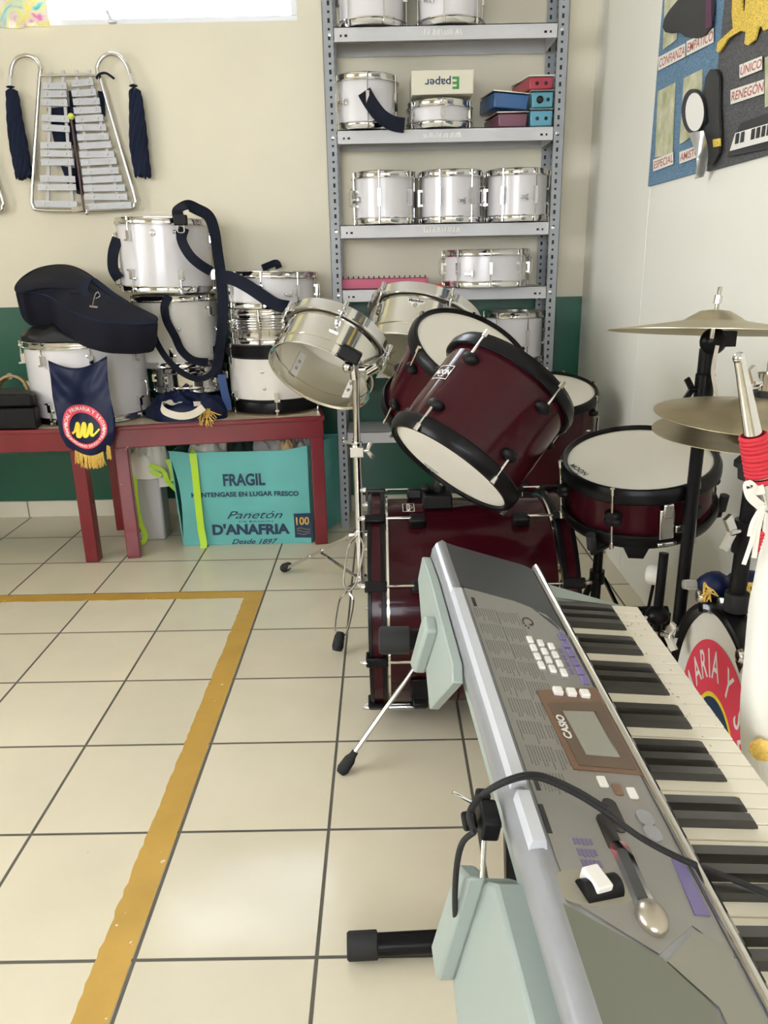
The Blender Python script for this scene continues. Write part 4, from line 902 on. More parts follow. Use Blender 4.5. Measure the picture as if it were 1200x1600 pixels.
# buttons
def blk(u, v, du, dv, h, m, name='button', r=0.0015, parent=kb):
    o = MB().box(K(u, v, zn(v) + h / 2), (dv, du, h)).build(name, m, parent, bevel=r); return o
for r_, v in enumerate((-0.184, -0.170, -0.156)):
    patch([(0.066 + 0.006 * r_, v - 0.005), (0.066 + 0.006 * r_, v + 0.005), (0.150 + 0.006 * r_, v + 0.005), (0.150 + 0.006 * r_, v - 0.005)], 0.0022, 'button_strip', 'silver_plastic')
    for k in range(4): blk(0.077 + 0.006 * r_ + 0.0205 * k, v, 0.015, 0.0085, 0.0055, 'white_print')
for k in range(6): blk(0.058 + 0.021 * k, -0.131, 0.017, 0.010, 0.005, 'purple')
for k in range(4): blk(0.095 + 0.016 * k, -0.143, 0.012, 0.005, 0.0022, 'purple', 'sticker', 0.0004)
bz = patch([(0.196, -0.206), (0.176, -0.118), (0.336, -0.118), (0.336, -0.200)], 0.003, 'display_bezel', 'brown_bezel')
patch([(0.222, -0.198), (0.208, -0.124), (0.330, -0.124), (0.330, -0.192)], 0.001, 'bezel_rim', mat('bezel_inner', (0.12, 0.085, 0.06), 0.35), bz, base=0.003)
patch([(0.236, -0.183), (0.232, -0.142), (0.312, -0.140), (0.312, -0.178)], 0.0012, 'screen', 'lcd', bz, base=0.004)
patch([(0.232, -0.1415), (0.232, -0.1400), (0.314, -0.1385), (0.314, -0.1400)], 0.002, 'screen_edge', 'chrome', bz, base=0.004)
for v in (-0.178, -0.160, -0.142): blk(0.196, v, 0.013, 0.012, 0.0085, 'white_print', 'button')
f = lambda x, y, z: K(0.266 - x, -0.190 - y * -1 if False else -0.1905 - y, zn(-0.19) + 0.0052 + z)
b = MB(); b.text('CASIO', 0.0135, lambda x, y, z: K(0.266 - x, -0.1905 - y, zn(-0.1905 - y) + 0.0050), bold=0.0005, sx=1.1); b.build('maker_name', 'white_print', bz, recalc=False)
for u, v, m_ in ((0.352, -0.172, 'white_print'), (0.362, -0.158, 'brown_bezel'), (0.366, -0.143, 'white_print')): blk(u, v, 0.016, 0.010, 0.004, m_)
def oval(u0, u1, v, r, m, name, h=0.004):
    pts = []
    for k in range(24):
        a = 2 * PI * k / 24; cx = u1 if math.cos(a) > 0 else u0
        pts.append((cx + r * math.cos(a), v + r * math.sin(a)))
    return patch(pts, h, name, m)
oval(0.385, 0.415, -0.176, 0.008, 'key_black', 'button', 0.003); oval(0.408, 0.440, -0.190, 0.008, 'key_black', 'button', 0.003)
oval(0.400, 0.404, -0.143, 0.009, 'silver_plastic', 'button'); oval(0.420, 0.424, -0.143, 0.009, 'silver_plastic', 'button')
sk = [(0.452, -0.136), (0.452, -0.124), (0.515, -0.126), (0.515, -0.141)]
patch(sk, 0.003, 'sticker', 'purple')
b = MB(); random.seed(4)
for i in range(4):
    for j in range(5): patch([(0.434 + 0.013 * i, -0.232 + 0.0042 * j), (0.434 + 0.013 * i, -0.229 + 0.0042 * j), (0.434 + 0.013 * i + random.uniform(0.006, 0.011), -0.229 + 0.0042 * j), (0.434 + 0.013 * i + 0.008, -0.232 + 0.0042 * j)], 0.0005, '', None, base=0.0012, build=False, b=b)
b.build('printed_text', 'purple', kb)
# slider in its slot and the wheel
oval(0.445, 0.520, -0.186, 0.0105, 'chrome', 'slider_slot', 0.003); oval(0.450, 0.512, -0.186, 0.0055, 'dark_panel', 'slider_groove', 0.0036)
b = MB(); c = K(0.522, -0.186, zn(-0.186)); b.sphere(c + V((0, 0, 0.004)), 0.017, sc=(0.85, 1.1, 0.65)); b.build('slider_knob', mat('worn_chrome', (0.42, 0.38, 0.31), 0.3, 0.8), kb)
pts = []
for k in range(28):
    a = 2 * PI * k / 28; pts.append((0.492 + 0.030 * math.cos(a) + 0.10 * 0.03 * math.sin(a), -0.236 + 0.034 * math.sin(a)))
patch([(0.492 + 0.020 * math.cos(2 * PI * k / 28), -0.232 + 0.042 * math.sin(2 * PI * k / 28)) for k in range(28)], 0.0018, 'wheel_recess', mat('recess_olive', (0.30, 0.28, 0.22), 0.5))
MB().sweep([K(0.498, -0.243, zn(-0.24) + 0.001), K(0.488, -0.206, zn(-0.206) + 0.001)], 0.012, 20).build('pitch_wheel', 'black_plastic', kb)
MB().box(K(0.490, -0.228, zn(-0.226) + 0.008), (0.018, 0.026, 0.014), Matrix.Rotation(0.3, 3, 'Z')).build('wheel_cap', 'white_print', kb, bevel=0.002)
# keys
wk = MB(); W_ = 0.0235
wk.box((-0.024, 0, -0.0235), (0.148, W_ - 0.0009, 0.025)); wkm = wk.mesh('white_key', 'key_white')
bk = MB(); w0, w1 = 0.0075, 0.0058
rows = [[V((x, s_ * w, z)) for s_, w, z in ((-1, w0, -0.013), (-1, w1, zt), (1, w1, zt), (1, w0, -0.013))] for x, zt in ((-0.100, 0.0), (-0.010, 0.0), (-0.004, -0.0015), (0.002, -0.009), (0.003, -0.013))]
bk.grid(rows); bkm = bk.mesh('black_key', 'key_black', 25)
for s in range(-4, 30):
    if (s + 0.5) * W_ > U1 - 0.02: break
    o = link('white_key', wkm, kb); o.location = (0, -(s + 0.5) * W_, 0.0015 * math.sin(s * 7.3) * 0.4)
    bv = o.modifiers.new('bevel', 'BEVEL'); bv.width = 0.0012; bv.segments = 2; bv.limit_method = 'ANGLE'
for s in range(-4, 30):
    if s % 7 in (1, 2, 4, 5, 6) and s > -4 and s * W_ < U1 - 0.03:
        o = link('black_key', bkm, kb); o.location = (0, -s * W_, 0)
b = MB(); b.slab([K(-0.150, -0.108, -0.004), K(-0.090, 0.058, -0.016), K(-0.0955, 0.058, -0.016), K(-0.0955, -0.108, -0.004)], (0, 0, -0.04)); b.build('end_cheek', 'pale_plastic', kb, bevel=0.002)
b = MB(); random.seed(14)     # worn specks on the white keys
for i in range(26):
    u = random.uniform(-0.07, 0.25); v = random.uniform(0.004, 0.020) if i < 20 else random.uniform(0.02, 0.04); s_ = random.uniform(0.0012, 0.004)
    b.slab([K(u, v, -0.0104), K(u + s_, v + 0.001, -0.0104), K(u + s_, v + 0.002, -0.0104), K(u, v + 0.0015, -0.0104)], (0, 0, -0.0004))
b.build('wear_marks', mat('wear_mark', (0.35, 0.31, 0.24), 0.7), kb)
# deep pale housings hanging at the two ends of the back, each with a ribbed block
def pod(poly, v0, v1, name, m, bevel=0.004):
    b = MB(); b.slab([K(u, v0, n) for u, n in poly], K(0, v1 - v0, 0)); return b.build(name, m, kb, bevel=bevel)
pod([(-0.196, 0.004), (-0.206, -0.046), (-0.12, -0.078), (0.045, -0.132), (0.150, -0.006), (0.13, 0.010), (-0.1, 0.012)], -0.303, -0.288, 'end_housing', 'pale_plastic', 0.002)
pod([(-0.020, -0.006), (0.016, -0.012), (-0.026, -0.118), (-0.066, -0.128)], -0.323, -0.300, 'ribbed_block', 'pale_plastic', 0.006)
pod([(0.390, -0.085), (0.445, -0.030), (0.73, -0.020), (0.73, -0.30), (0.49, -0.280), (0.362, -0.250)], -0.303, -0.262, 'end_housing', 'pale_plastic')
pod([(0.378, -0.080), (0.420, -0.050), (0.392, -0.250), (0.346, -0.248)], -0.325, -0.300, 'ribbed_block', 'pale_plastic', 0.006)
# power plug, cable
kc = thing('power_cable', 'thin black cable plugged into the back of the keyboard and lying over it', 'cable', KT @ K(0.37, -0.30, -0.03)); inv = kc.matrix_world.inverted()
pl = KT @ K(0.375, -0.292, -0.022)
b = MB(inv @ KT); b.box(K(0.372, -0.297, -0.020), (0.020, 0.036, 0.026)); b.box(K(0.348, -0.300, -0.012), (0.016, 0.014, 0.016)); b.cyl(K(0.372, -0.31, -0.02), K(0.372, -0.325, -0.024), 0.010); b.build('plug', 'black_plastic', kc, bevel=0.003)
b = MB(inv @ KT); b.cyl(K(0.355, -0.310, -0.014), K(0.350, -0.335, -0.004), 0.0025); b.build('plug_pin', 'bright_steel', kc); b = MB(inv @ KT); b.cyl(K(0.395, -0.305, -0.026), K(0.42, -0.308, -0.05), 0.003); b.build('plug_pin', 'bright_steel', kc)
PL = lambda px, py, h: at_plane(px, py, KT @ V((0, 0, h)), KN)
def on_v(px, py, v): return at_plane(px, py, KT @ V((v, 0, 0)), KT.to_3x3() @ V((1, 0, 0)))
pts = [on_v(741, 1300, -0.325), on_v(733, 1272, -0.325), on_v(750, 1245, -0.312), PL(790, 1222, 0.045), PL(835, 1214, 0.042), PL(890, 1235, 0.034), PL(945, 1268, 0.030), PL(1000, 1308, 0.034), PL(1060, 1340, 0.030), PL(1120, 1364, 0.010), PL(1200, 1396, 0.004), PL(1290, 1430, 0.004)]
b = MB(inv); b.sweep(spline(pts, 6), 0.0032, 10); b.sweep(spline([p + KN * 0.0035 + V((0.002, 0, 0)) for p in pts[1:7]], 6), 0.0028, 8)
b.build('cable', 'rubber', kc)
b = MB(inv); b.sweep(spline([on_v(741, 1300, -0.325), on_v(722, 1318, -0.335), on_v(713, 1360, -0.335), on_v(711, 1422, -0.325), on_v(716, 1470, -0.300)], 6), 0.0032, 10); b.build('cable_tail', 'rubber', kc)
# cross stand
ks = thing('keyboard_stand', 'black cross-braced keyboard stand with its rubber-ended foot on the tiles', 'stand', (0.33, 0.05, 0))
inv = Matrix.Translation((-0.33, -0.05, 0))
def cap_tube(a, c, r, name, caps=True):
    b = MB(inv); b.cyl(a, c, r, seg=20); o = b.build(name, 'black_steel', ks); d = (V(c) - V(a)).normalized()
    if caps:
        for e, s in ((V(a), 1), (V(c), -1)): MB(inv).lathe([(0, -0.004), (r + 0.002, -0.004), (r + 0.005, 0.0), (r + 0.005, 0.05), (r, 0.052)], 20, frame(e, d * s)).build('rubber_cap', 'rubber', o)
fa, fb_ = V((0.060, -0.002, 0.027)), V((0.56, 0.020, 0.027))
cap_tube(fa, fb_, 0.020, 'foot_tube')
cap_tube(V((0.40, 0.56, 0.027)), V((0.56, 0.565, 0.027)), 0.020, 'foot_tube')
ta, tb_ = V((0.128, 0.168, 0.553)), V((0.52, 0.185, 0.540)); cap_tube(ta, tb_, 0.0205, 'support_tube')
cap_tube(V((0.30, -0.42, 0.50)), V((0.62, -0.40, 0.475)), 0.018, 'support_tube', False)
b = MB(inv); b.bar((0.36, 0.0, 0.03), (0.36, 0.18, 0.545), 0.03, 0.03, (1, 0, 0)); b.build('leg', 'black_steel', ks, bevel=0.002)
b = MB(inv); b.bar((0.43, 0.562, 0.03), (0.41, -0.41, 0.485), 0.03, 0.03, (1, 0, 0)); b.build('leg', 'black_steel', ks, bevel=0.002)
b = MB(inv); b.cyl((0.33, 0.095, 0.285), (0.44, 0.095, 0.265), 0.022); b.build('pivot', 'chrome', ks)
# ============================================================ two red benches
m_red = mat('red_gloss_paint', (0.155, 0.005, 0.014), 0.28, coat=0.4, var=0.12, vscale=6)
N, L = nodes_of(m_red); bs = N['Principled BSDF']; src = bs.inputs['Base Color'].links[0].from_socket
tc = N.new('ShaderNodeTexCoord'); nz = N.new('ShaderNodeTexNoise'); nz.inputs['Scale'].default_value = 26; nz.inputs['Detail'].default_value = 4; L.new(tc.outputs['Object'], nz.inputs['Vector'])
mr = N.new('ShaderNodeMapRange'); mr.inputs[1].default_value = 0.735; mr.inputs[2].default_value = 0.745; L.new(nz.outputs['Fac'], mr.inputs[0])
mx = N.new('ShaderNodeMix'); mx.data_type = 'RGBA'; L.new(mr.outputs[0], mx.inputs[0]); L.new(src, mx.inputs[6]); mx.inputs[7].default_value = (0.55, 0.45, 0.38, 1); L.new(mx.outputs[2], bs.inputs['Base Color'])
m_lam = mat('bench_laminate', (0.62, 0.50, 0.36), 0.3, var=0.06, vscale=14)
def bench(label, x, y, ang, Lh, D, H=0.583):
    T = Matrix.Translation((x, y, 0)) @ rz(ang); r = thing('bench', label, 'bench', T)
    MB().box((Lh / 2, D / 2, H - 0.002), (Lh, D, 0.004)).build('tabletop', m_lam, r)
    b = MB(); b.box((Lh / 2, 0.012, H - 0.049), (Lh, 0.024, 0.090)); b.box((Lh / 2, D - 0.012, H - 0.049), (Lh, 0.024, 0.090)); b.box((0.012, D / 2, H - 0.049), (0.024, D - 0.05, 0.090)); b.box((Lh - 0.012, D / 2, H - 0.049), (0.024, D - 0.05, 0.090))
    b.box((Lh / 2, 0.006, H - 0.009), (Lh + 0.012, 0.024, 0.0185)); b.box((Lh - 0.002, D / 2, H - 0.009), (0.018, D, 0.0185)); b.box((0.002, D / 2, H - 0.009), (0.018, D, 0.0185)); b.build('apron', m_red, r, bevel=0.004)
    for lx in (0.030, Lh - 0.030):
        for ly in (0.032, D - 0.032): MB().box((lx, ly, H / 2 - 0.008), (0.056, 0.056, H - 0.016)).build('leg', m_red, r, bevel=0.004)
    return r
bench('red bench on the right, with the aqua cardboard box underneath', -0.985, 2.030, math.radians(9.3), 0.875, 0.42)
bench('red bench on the left, carrying the black case and cut by the picture edge', -2.25, 1.985, math.radians(0.6), 1.155, 0.48)

# ============================================================ things on the left bench
bc = thing('instrument_case', 'plain black rectangular case on the left bench', 'case', (-1.50, 2.105, BZ)); 
b = MB(); b.slab([(-0.40, -0.11, 0.002), (0.232, -0.11, 0.002), (0.218, -0.03, 0.002), (0.10, 0.085, 0.002), (-0.40, 0.085, 0.002)], (0, 0, 0.085)); b.build('lower_shell', 'black_plastic', bc, bevel=0.006)
b = MB(); b.slab([(-0.395, -0.105, 0.090), (0.228, -0.105, 0.090), (0.214, -0.03, 0.090), (0.098, 0.080, 0.090), (-0.395, 0.080, 0.090)], (0, 0, 0.055)); b.build('lid', 'black_plastic', bc, bevel=0.012)
for x in (0.02, -0.25):
    b = MB(); b.box((x, -0.113, 0.088), (0.030, 0.008, 0.034)); b.build('clasp', 'black_steel', bc, bevel=0.002)
tb = thing('tambourine', 'small wooden tambourine standing behind the black case', 'tambourine', Matrix.Translation((-1.545, 2.42, 0.672)) @ Matrix.Rotation(PI / 2 - 0.25, 4, 'X'))
MB().lathe([(0.066, -0.02), (0.078, -0.02), (0.078, 0.02), (0.066, 0.02)], 40, closed=True).build('frame', 'wood_tan', tb, bevel=0.002)
for k in range(5):
    a = 0.5 + 2 * PI * k / 5; MB(rz(a)).lathe([(0, -0.004), (0.012, -0.003), (0.016, 0), (0.012, 0.003), (0, 0.004)], 14, frame((0.072, 0, 0), (0, 0, 1))).build('jingle', 'brass', tb)

# dark pouch between the big drum and the gig bag
def heap(name, label, cat, c, rx, ry, h, m, seed=0, amp=0.35, freq=2.2, n=18, group=None, tagit=True, parent=None, ang=0):
    rows = []
    for i in range(n + 1):
        t = i / n; rr = []
        for k in range(49):
            a = 2 * PI * k / 48; rad = math.sin(t * PI / 2) ** 0.8 if i else 0.0001
            q = V((math.cos(a) * rad * freq, math.sin(a) * rad * freq, seed * 7.3))
            f_ = 1 + 0.22 * noise.noise(V((math.cos(a) * 1.4, math.sin(a) * 1.4, seed + t)))
            z = h * max(0.0, math.cos(t * PI / 2)) ** 0.7 * (1 + amp * noise.noise(q) + amp * 0.7 * (0.5 - abs(noise.noise(q * 2.3 + V((3, 1, 0)))))*2*0.5) 
            x_, y_ = rx * rad * f_ * math.cos(a), ry * rad * f_ * math.sin(a)
            rr.append(V((c[0] + x_ * math.cos(ang) - y_ * math.sin(ang), c[1] + x_ * math.sin(ang) + y_ * math.cos(ang), c[2] + max(0.0, z))))
        rows.append(rr)
    b = MB(); b.grid(rows); b.bm.faces.new([v for v in b.bm.verts[-49:]][:48]) if False else None
    bmesh.ops.remove_doubles(b.bm, verts=b.bm.verts, dist=2e-4)
    o = b.build(name, m, parent, angle=80)
    return tag(o, label, cat, group) if tagit else o
m_leather = mat('black_leather', (0.008, 0.008, 0.009), 0.4, spec=0.25, bump=0.5, bscale=120)
heap('leather_pouch', 'crumpled black leather pouch on the big drum, under the gig bag', 'pouch', (-1.225, 2.24, 0.916), 0.15, 0.13, 0.062, m_leather, 3, 0.5)
# gig bag
GA, GB_, GC = at_y(243, 503, 1.99), at_y(28, 456, 2.13), at_y(100, 415, 2.50)
GN = (GB_ - GA).cross(GC - GA).normalized()
if GN.z < 0: GN = -GN
outl = [(243, 504), (215, 506), (190, 505), (160, 503), (130, 494), (102, 481), (78, 463), (52, 457), (30, 457), (25, 449), (36, 434), (58, 421), (85, 415), (110, 416), (132, 425), (150, 438), (168, 455), (200, 473), (230, 488), (244, 496)]
top = [at_plane(x, y, GA, GN) for x, y in outl]
cen = sum(top, V((0, 0, 0))) / len(top)
gb = thing('gig_bag', 'large dark padded instrument gig bag lying across the big white drum', 'bag', Matrix.Translation(cen)); inv = Matrix.Translation(-cen)
dense = spline(top + [top[0]], 5)[:-1]
def gz(p, s):   # soft dome of the lid
    return p
rows = []
for s_ in (0.02, 0.25, 0.5, 0.72, 0.88, 0.97, 1.0): rows.append([cen + (p - cen) * s_ + GN * (0.034 * (1 - s_ ** 2.5) + 0.008 * noise.noise((p - cen) * s_ * 9)) for p in dense])
b = MB(inv); b.grid(rows, closed=True); bmesh.ops.remove_doubles(b.bm, verts=b.bm.verts, dist=1e-4); b.build('lid', 'bag_fabric', gb, angle=70)
dep = 0.135
rows = [[cen + (p - cen) * s_ - GN * d + V((0, 0, 0.004 * noise.noise(p * 14 + V((0, 0, d * 20))))) for p in dense] for s_, d in ((1.0, 0.004), (1.012, 0.02), (1.0, 0.06), (0.985, 0.10), (0.95, dep - 0.012), (0.90, dep), (0.4, dep), (0.02, dep))]
b = MB(inv); b.grid(rows, closed=True); bmesh.ops.remove_doubles(b.bm, verts=b.bm.verts, dist=1e-4); b.build('body', 'bag_fabric', gb, angle=60)
b = MB(inv); b.sweep([p * 1.0 + (p - cen).normalized() * 0.002 for p in dense + [dense[0]]], 0.0042, 8, caps=False); b.build('piping', 'navy_cloth', gb)
GP = lambda x, y, h: at_plane(x, y, GA, GN) + GN * h
b = MB(inv); b.ribbon([GP(140, 478, 0.026), GP(133, 466, 0.04), GP(142, 452, 0.045), GP(155, 456, 0.035), GP(175, 470, 0.03), GP(196, 480, 0.02)], 0.030, 0.004, GN); b.ribbon([GP(110, 468, 0.03), GP(138, 470, 0.034), GP(160, 474, 0.034), GP(185, 478, 0.02)], 0.012, 0.003, GN); b.build('carry_strap', 'navy_cloth', gb)
b = MB(inv); b.sweep(spline([GP(146, 487, 0.024), GP(150, 475, 0.035), GP(154, 470, 0.036), GP(157, 476, 0.034), GP(151, 480, 0.034)], 5), 0.0026, 8); b.bar(GP(142, 488, 0.026), GP(154, 491, 0.026), 0.009, 0.006, GN); b.build('snap_hook', 'chrome', gb)

# ============================================================ the school pennant hanging on the big drum
def crest(b, f, r, mi):
    """ring crest: mi = material indices (ring, letters, mark); f maps flat metres to the cloth"""
    b.mi = mi[0]; b.grid([[f(r * q * math.cos(2 * PI * k / 64), r * q * math.sin(2 * PI * k / 64), 0.0012) for k in range(65)] for q in (0.71, 0.78, 0.86, 0.93, 1.0)]); b.mi = mi[1]
    arc_text(b, 'I.E.P. INICIAL PRIMARIA Y SECUNDARIA', r * 0.20, f, (0, 0), r * 0.855, PI / 2 + 0.05, 0.0024, adv=0.66, bold=r * 0.004)
    arc_text(b, 'ALMNO CEDARIO SRVDO P.E.A.B.', r * 0.20, f, (0, 0), r * 0.855, -PI / 2 - 0.1, 0.0024, top=False, adv=0.62, bold=r * 0.004)
    b.mi = mi[2]; q = r * 0.62
    pts = [(-1.0, -0.32), (-0.72, -0.05), (-0.50, 0.55), (-0.45, 0.3), (-0.62, -0.5), (-0.40, -0.45), (-0.05, 0.60), (0.02, 0.25), (-0.12, -0.5), (0.12, -0.4), (0.42, 0.55), (0.50, 0.2), (0.42, -0.38), (0.62, -0.42), (1.05, 0.05)]
    P = spline([V((x * q, y * q * 0.8, 0)) for x, y in pts], 5)
    L_, R_ = [], []
    for i, p in enumerate(P):
        t = (P[min(i + 1, len(P) - 1)] - P[max(i - 1, 0)]).normalized(); nn = V((-0.30, 0.95, 0)); wd = q * (0.115 if 4 < i < len(P) - 6 else 0.07); nv = V((-t.y, t.x, 0))
        L_.append(f(*(p + nv * wd).xy, 0.0022)); R_.append(f(*(p - nv * wd).xy, 0.0022))
    b.grid([L_, R_])
pn = thing('pennant', 'navy satin school pennant with a round red crest hanging from the big drum', 'pennant', (-1.09, 2.02, 0.65)); inv = Matrix.Translation((1.09, -2.02, -0.65))
LE = [(75, 563), (79, 590), (82, 620), (88, 650), (94, 680), (104, 698), (118, 706)]; RE = [(167, 556), (168, 590), (172, 620), (180, 655), (180, 675), (178, 690), (172, 700)]
def lerp_list(Lp, v):
    x = v * (len(Lp) - 1); i = min(int(x), len(Lp) - 2); t = x - i
    return Lp[i][0] + (Lp[i + 1][0] - Lp[i][0]) * t, Lp[i][1] + (Lp[i + 1][1] - Lp[i][1]) * t
def pen(u, v, off=0.0):
    a, c = lerp_list(LE, v), lerp_list(RE, v); x, y = a[0] + (c[0] - a[0]) * u, a[1] + (c[1] - a[1]) * u
    y += 13 * math.sin(PI * u) * (1 - v) ** 2 * 1.2 + 11 * math.sin(PI * u) * v ** 3
    fold = 0.010 * math.sin(u * 9 + 3 * math.sin(v * 3)) * math.exp(-((v - 0.28) / 0.3) ** 2) + 0.006 * math.sin((u + v) * 7 + 1)
    fold += 0.010 * math.sin(v * 17 + 4 * (u - 0.5) ** 2 * 4) * math.exp(-((v - 0.22) / 0.16) ** 2)
    return at_y(x, y, 2.012 - 0.052 * min(1, v * 1.5) + fold - off)
rows = [[pen(j / 26, i / 36) for j in range(27)] for i in range(37)]
b = MB(inv); b.grid(rows, (0, 0.0015, 0)); b.build('cloth', 'navy_satin', pn, angle=85)
cu, cv = 0.47, 0.60
pw = (pen(1, cv) - pen(0, cv)).length; ph = (pen(0.5, cv + 0.1) - pen(0.5, cv - 0.1)).length / 0.2
b = MB(inv); crest(b, lambda x, y, z: pen(cu + x / pw, cv - y / ph, 0.0012 + z), 0.088, (0, 1, 2)); b.build('crest', ['red_print', 'white_print', 'yellow_print'], pn, angle=80, recalc=False)
b = MB(inv); random.seed(21)
for i in range(60):
    u = i / 59; p = pen(u, 1.0, 0.001); 
    if u > 0.80: p = pen(1.0 - (u - 0.8) * 0.6, 1.0 - (u - 0.80) * 0.5, 0.003)
    e = p + V((random.uniform(-0.008, 0.008), -0.004, -random.uniform(0.040, 0.052))); b.sweep([p + V((0, 0, 0.006)), p.lerp(e, 0.5) + V((random.uniform(-0.003, 0.003), -0.003, 0)), e], 0.0022, 5)
b.build('fringe', 'gold', pn)

# ============================================================ straps, cloths on the right bench
heap('folded_cloth', 'navy satin cloth bunched at the foot of the tall drum stack', 'cloth', (-0.70, 2.21, BZ), 0.185, 0.105, 0.085, 'navy_satin', 5, 0.5, 3.2)
b = MB(); random.seed(9)
for i in range(26):
    p = at_y(322 + random.uniform(-6, 8), 641 + random.uniform(-3, 3), 2.115); p.z = max(p.z, BZ + 0.03); e = at_y(324 + random.uniform(-16, 22), 658 + random.uniform(-12, 10), 2.072)
    b.sweep([p, p.lerp(e, 0.6) + V((0, -0.006, 0.006)), e], 0.0016, 5)
tag(b.build('tassel', 'gold'), 'small gold tassel spilling over the front edge of the right bench', 'tassel')
def strap(label, pts, w=0.036, th=0.004, m='navy', group='navy straps of the marching drums', nrm=(0, -1, 0), name='drum_strap', buckle=None):
    P = [at_y(x, y, Y) for x, y, Y in pts]; r = thing(name, label, 'strap', Matrix.Translation(P[0]), group); inv = Matrix.Translation(-P[0])
    MB(inv).ribbon(P, w, th, nrm).build('webbing', m, r, angle=60)
    if buckle:
        c = at_y(*buckle); b = MB(inv); b.box(c, (0.055, 0.02, 0.040)); b.build('buckle', 'black_plastic', r, bevel=0.005)
        b = MB(inv); b.sweep(spline([c + V((-0.012, -0.008, -0.02)), c + V((-0.012, -0.01, -0.045)), c + V((0.012, -0.01, -0.045)), c + V((0.012, -0.008, -0.02))], 4), 0.0028, 8); b.build('ring', 'chrome', r)
    return r
strap('navy strap looping over the rim of the topmost drum and down its right side', [(279, 340, 2.225), (278, 328, 2.24), (292, 321, 2.29), (308, 327, 2.31), (326, 338, 2.32), (335, 362, 2.31), (340, 395, 2.32), (345, 430, 2.32), (348, 470, 2.31), (347, 510, 2.30), (343, 550, 2.29), (336, 590, 2.28)], 0.046, buckle=(282, 344, 2.212), nrm=(-0.15, -1, 0.3))
strap('navy strap slanting down the front of the topmost drum', [(288, 356, 2.216), (284, 375, 2.214), (296, 398, 2.212), (312, 413, 2.222), (330, 424, 2.25)], 0.040)
strap('short navy strap end hanging at the left of the topmost drum', [(184, 372, 2.33), (177, 395, 2.32), (177, 420, 2.31), (186, 436, 2.31)], 0.050, nrm=(-0.3, -1, 0))
strap('navy strap curving across the second drum of the tall stack', [(264, 462, 2.245), (257, 480, 2.245), (261, 502, 2.245), (273, 525, 2.245), (284, 548, 2.245), (302, 563, 2.245), (325, 566, 2.26)], 0.034)
strap('navy strap sagging below the second drum over the chrome snare', [(236, 508, 2.20), (245, 535, 2.21), (262, 562, 2.22), (284, 582, 2.225), (308, 592, 2.23), (328, 586, 2.235), (338, 572, 2.24)], 0.026)
strap('wide navy strap crossing the front of the white snare of the short stack', [(346, 432, 2.20), (365, 436, 2.195), (388, 448, 2.19), (412, 464, 2.185), (432, 476, 2.18), (452, 480, 2.19)], 0.052)
strap('bright blue strap hanging between the two drum stacks', [(346, 585, 2.23), (349, 605, 2.225), (354, 625, 2.22), (356, 641, 2.215)], 0.034, m=mat('blue_webbing', (0.01, 0.045, 0.17), 0.6))
strap('navy strap hanging in front of the white drum on the second shelf', [(569, 143, 2.365), (580, 162, 2.362), (596, 182, 2.362), (615, 193, 2.368), (632, 196, 2.372)], 0.056)
strap('navy strap tip poking up behind the white snare of the short stack', [(410, 419, 2.61), (422, 414, 2.60), (432, 411, 2.59), (436, 419, 2.585)], 0.03)
r = thing('cloth_belt', 'cream cloth belt curled on the right bench beside the navy cloth', 'belt', (-0.70, 2.10, BZ)); inv = Matrix.Translation((0.70, -2.10, -BZ))
MB(inv).ribbon([at_y(286, 633, 2.135), at_y(268, 629, 2.12), at_y(253, 632, 2.095), at_y(258, 643, 2.075), at_y(280, 650, 2.070), at_y(302, 647, 2.075), at_y(318, 636, 2.085)], 0.030, 0.003, [V((0, 1, 0.3)), V((-0.3, -0.5, 0.5)), V((-1, -0.3, 0.2)), V((-0.4, -1, 0.1)), V((0, -1, 0.1)), V((0.1, -1, 0.1)), V((0.3, -1, 0.1))]).build('webbing', 'cream_cloth', r, angle=60)
b = MB(inv); b.box(at_y(308, 631, 2.085), (0.03, 0.006, 0.02)); b.build('buckle', 'chrome', r, bevel=0.002)

# ============================================================ aqua cardboard box and what is in it
m_card = mat('aqua_cardboard', (0.12, 0.42, 0.40), 0.6, var=0.09, vscale=5, bump=0.15, bscale=40)
BY = 2.188; XA, XB = at_y(279, 780, BY).x, -0.200
cb = thing('cardboard_box', 'aqua cardboard box printed FRAGIL on the floor under the right bench', 'box', ((XA + XB) / 2, BY, 0)); inv = Matrix.Translation((-(XA + XB) / 2, -BY, 0)); Hc = 0.432
def fwall(t, h):   # the front wall bulges and its right corner is creased
    x = XA + (XB - XA) * t; y = BY + 0.010 * noise.noise(V((t * 4, h * 5, 2))) + (0.020 * max(0, h - 0.26) / 0.17 * max(0, (t - 0.80) / 0.2)) - 0.012 * (h / Hc) ** 2 * (1 - t)
    return V((x - (0.018 * (h / Hc) ** 3 if t < 0.05 else 0) + 0.014 * math.sin(PI * h / Hc) * (1 - t) ** 6, y, max(0.001, h)))
rows = [[fwall(j / 30, Hc * i / 16 + (0.014 * max(0, (j / 30 - 0.80)) / 0.2 + 0.010 * max(0, 0.10 - j / 30) / 0.1 + 0.003 * noise.noise(V((j * 0.4, 0, 0)))) * (i / 16) ** 4) for j in range(31)] for i in range(17)]
b = MB(inv); b.grid(rows, (0, 0.005, 0)); b.build('front_wall', m_card, cb, angle=60)
b = MB(inv); b.slab([(XA, BY, 0.001), (XA, BY + 0.32, 0.001), (XA - 0.010, BY + 0.32, Hc), (XA - 0.018, BY - 0.010, Hc)], (0.005, 0, 0)); b.build('side_wall', m_card, cb)
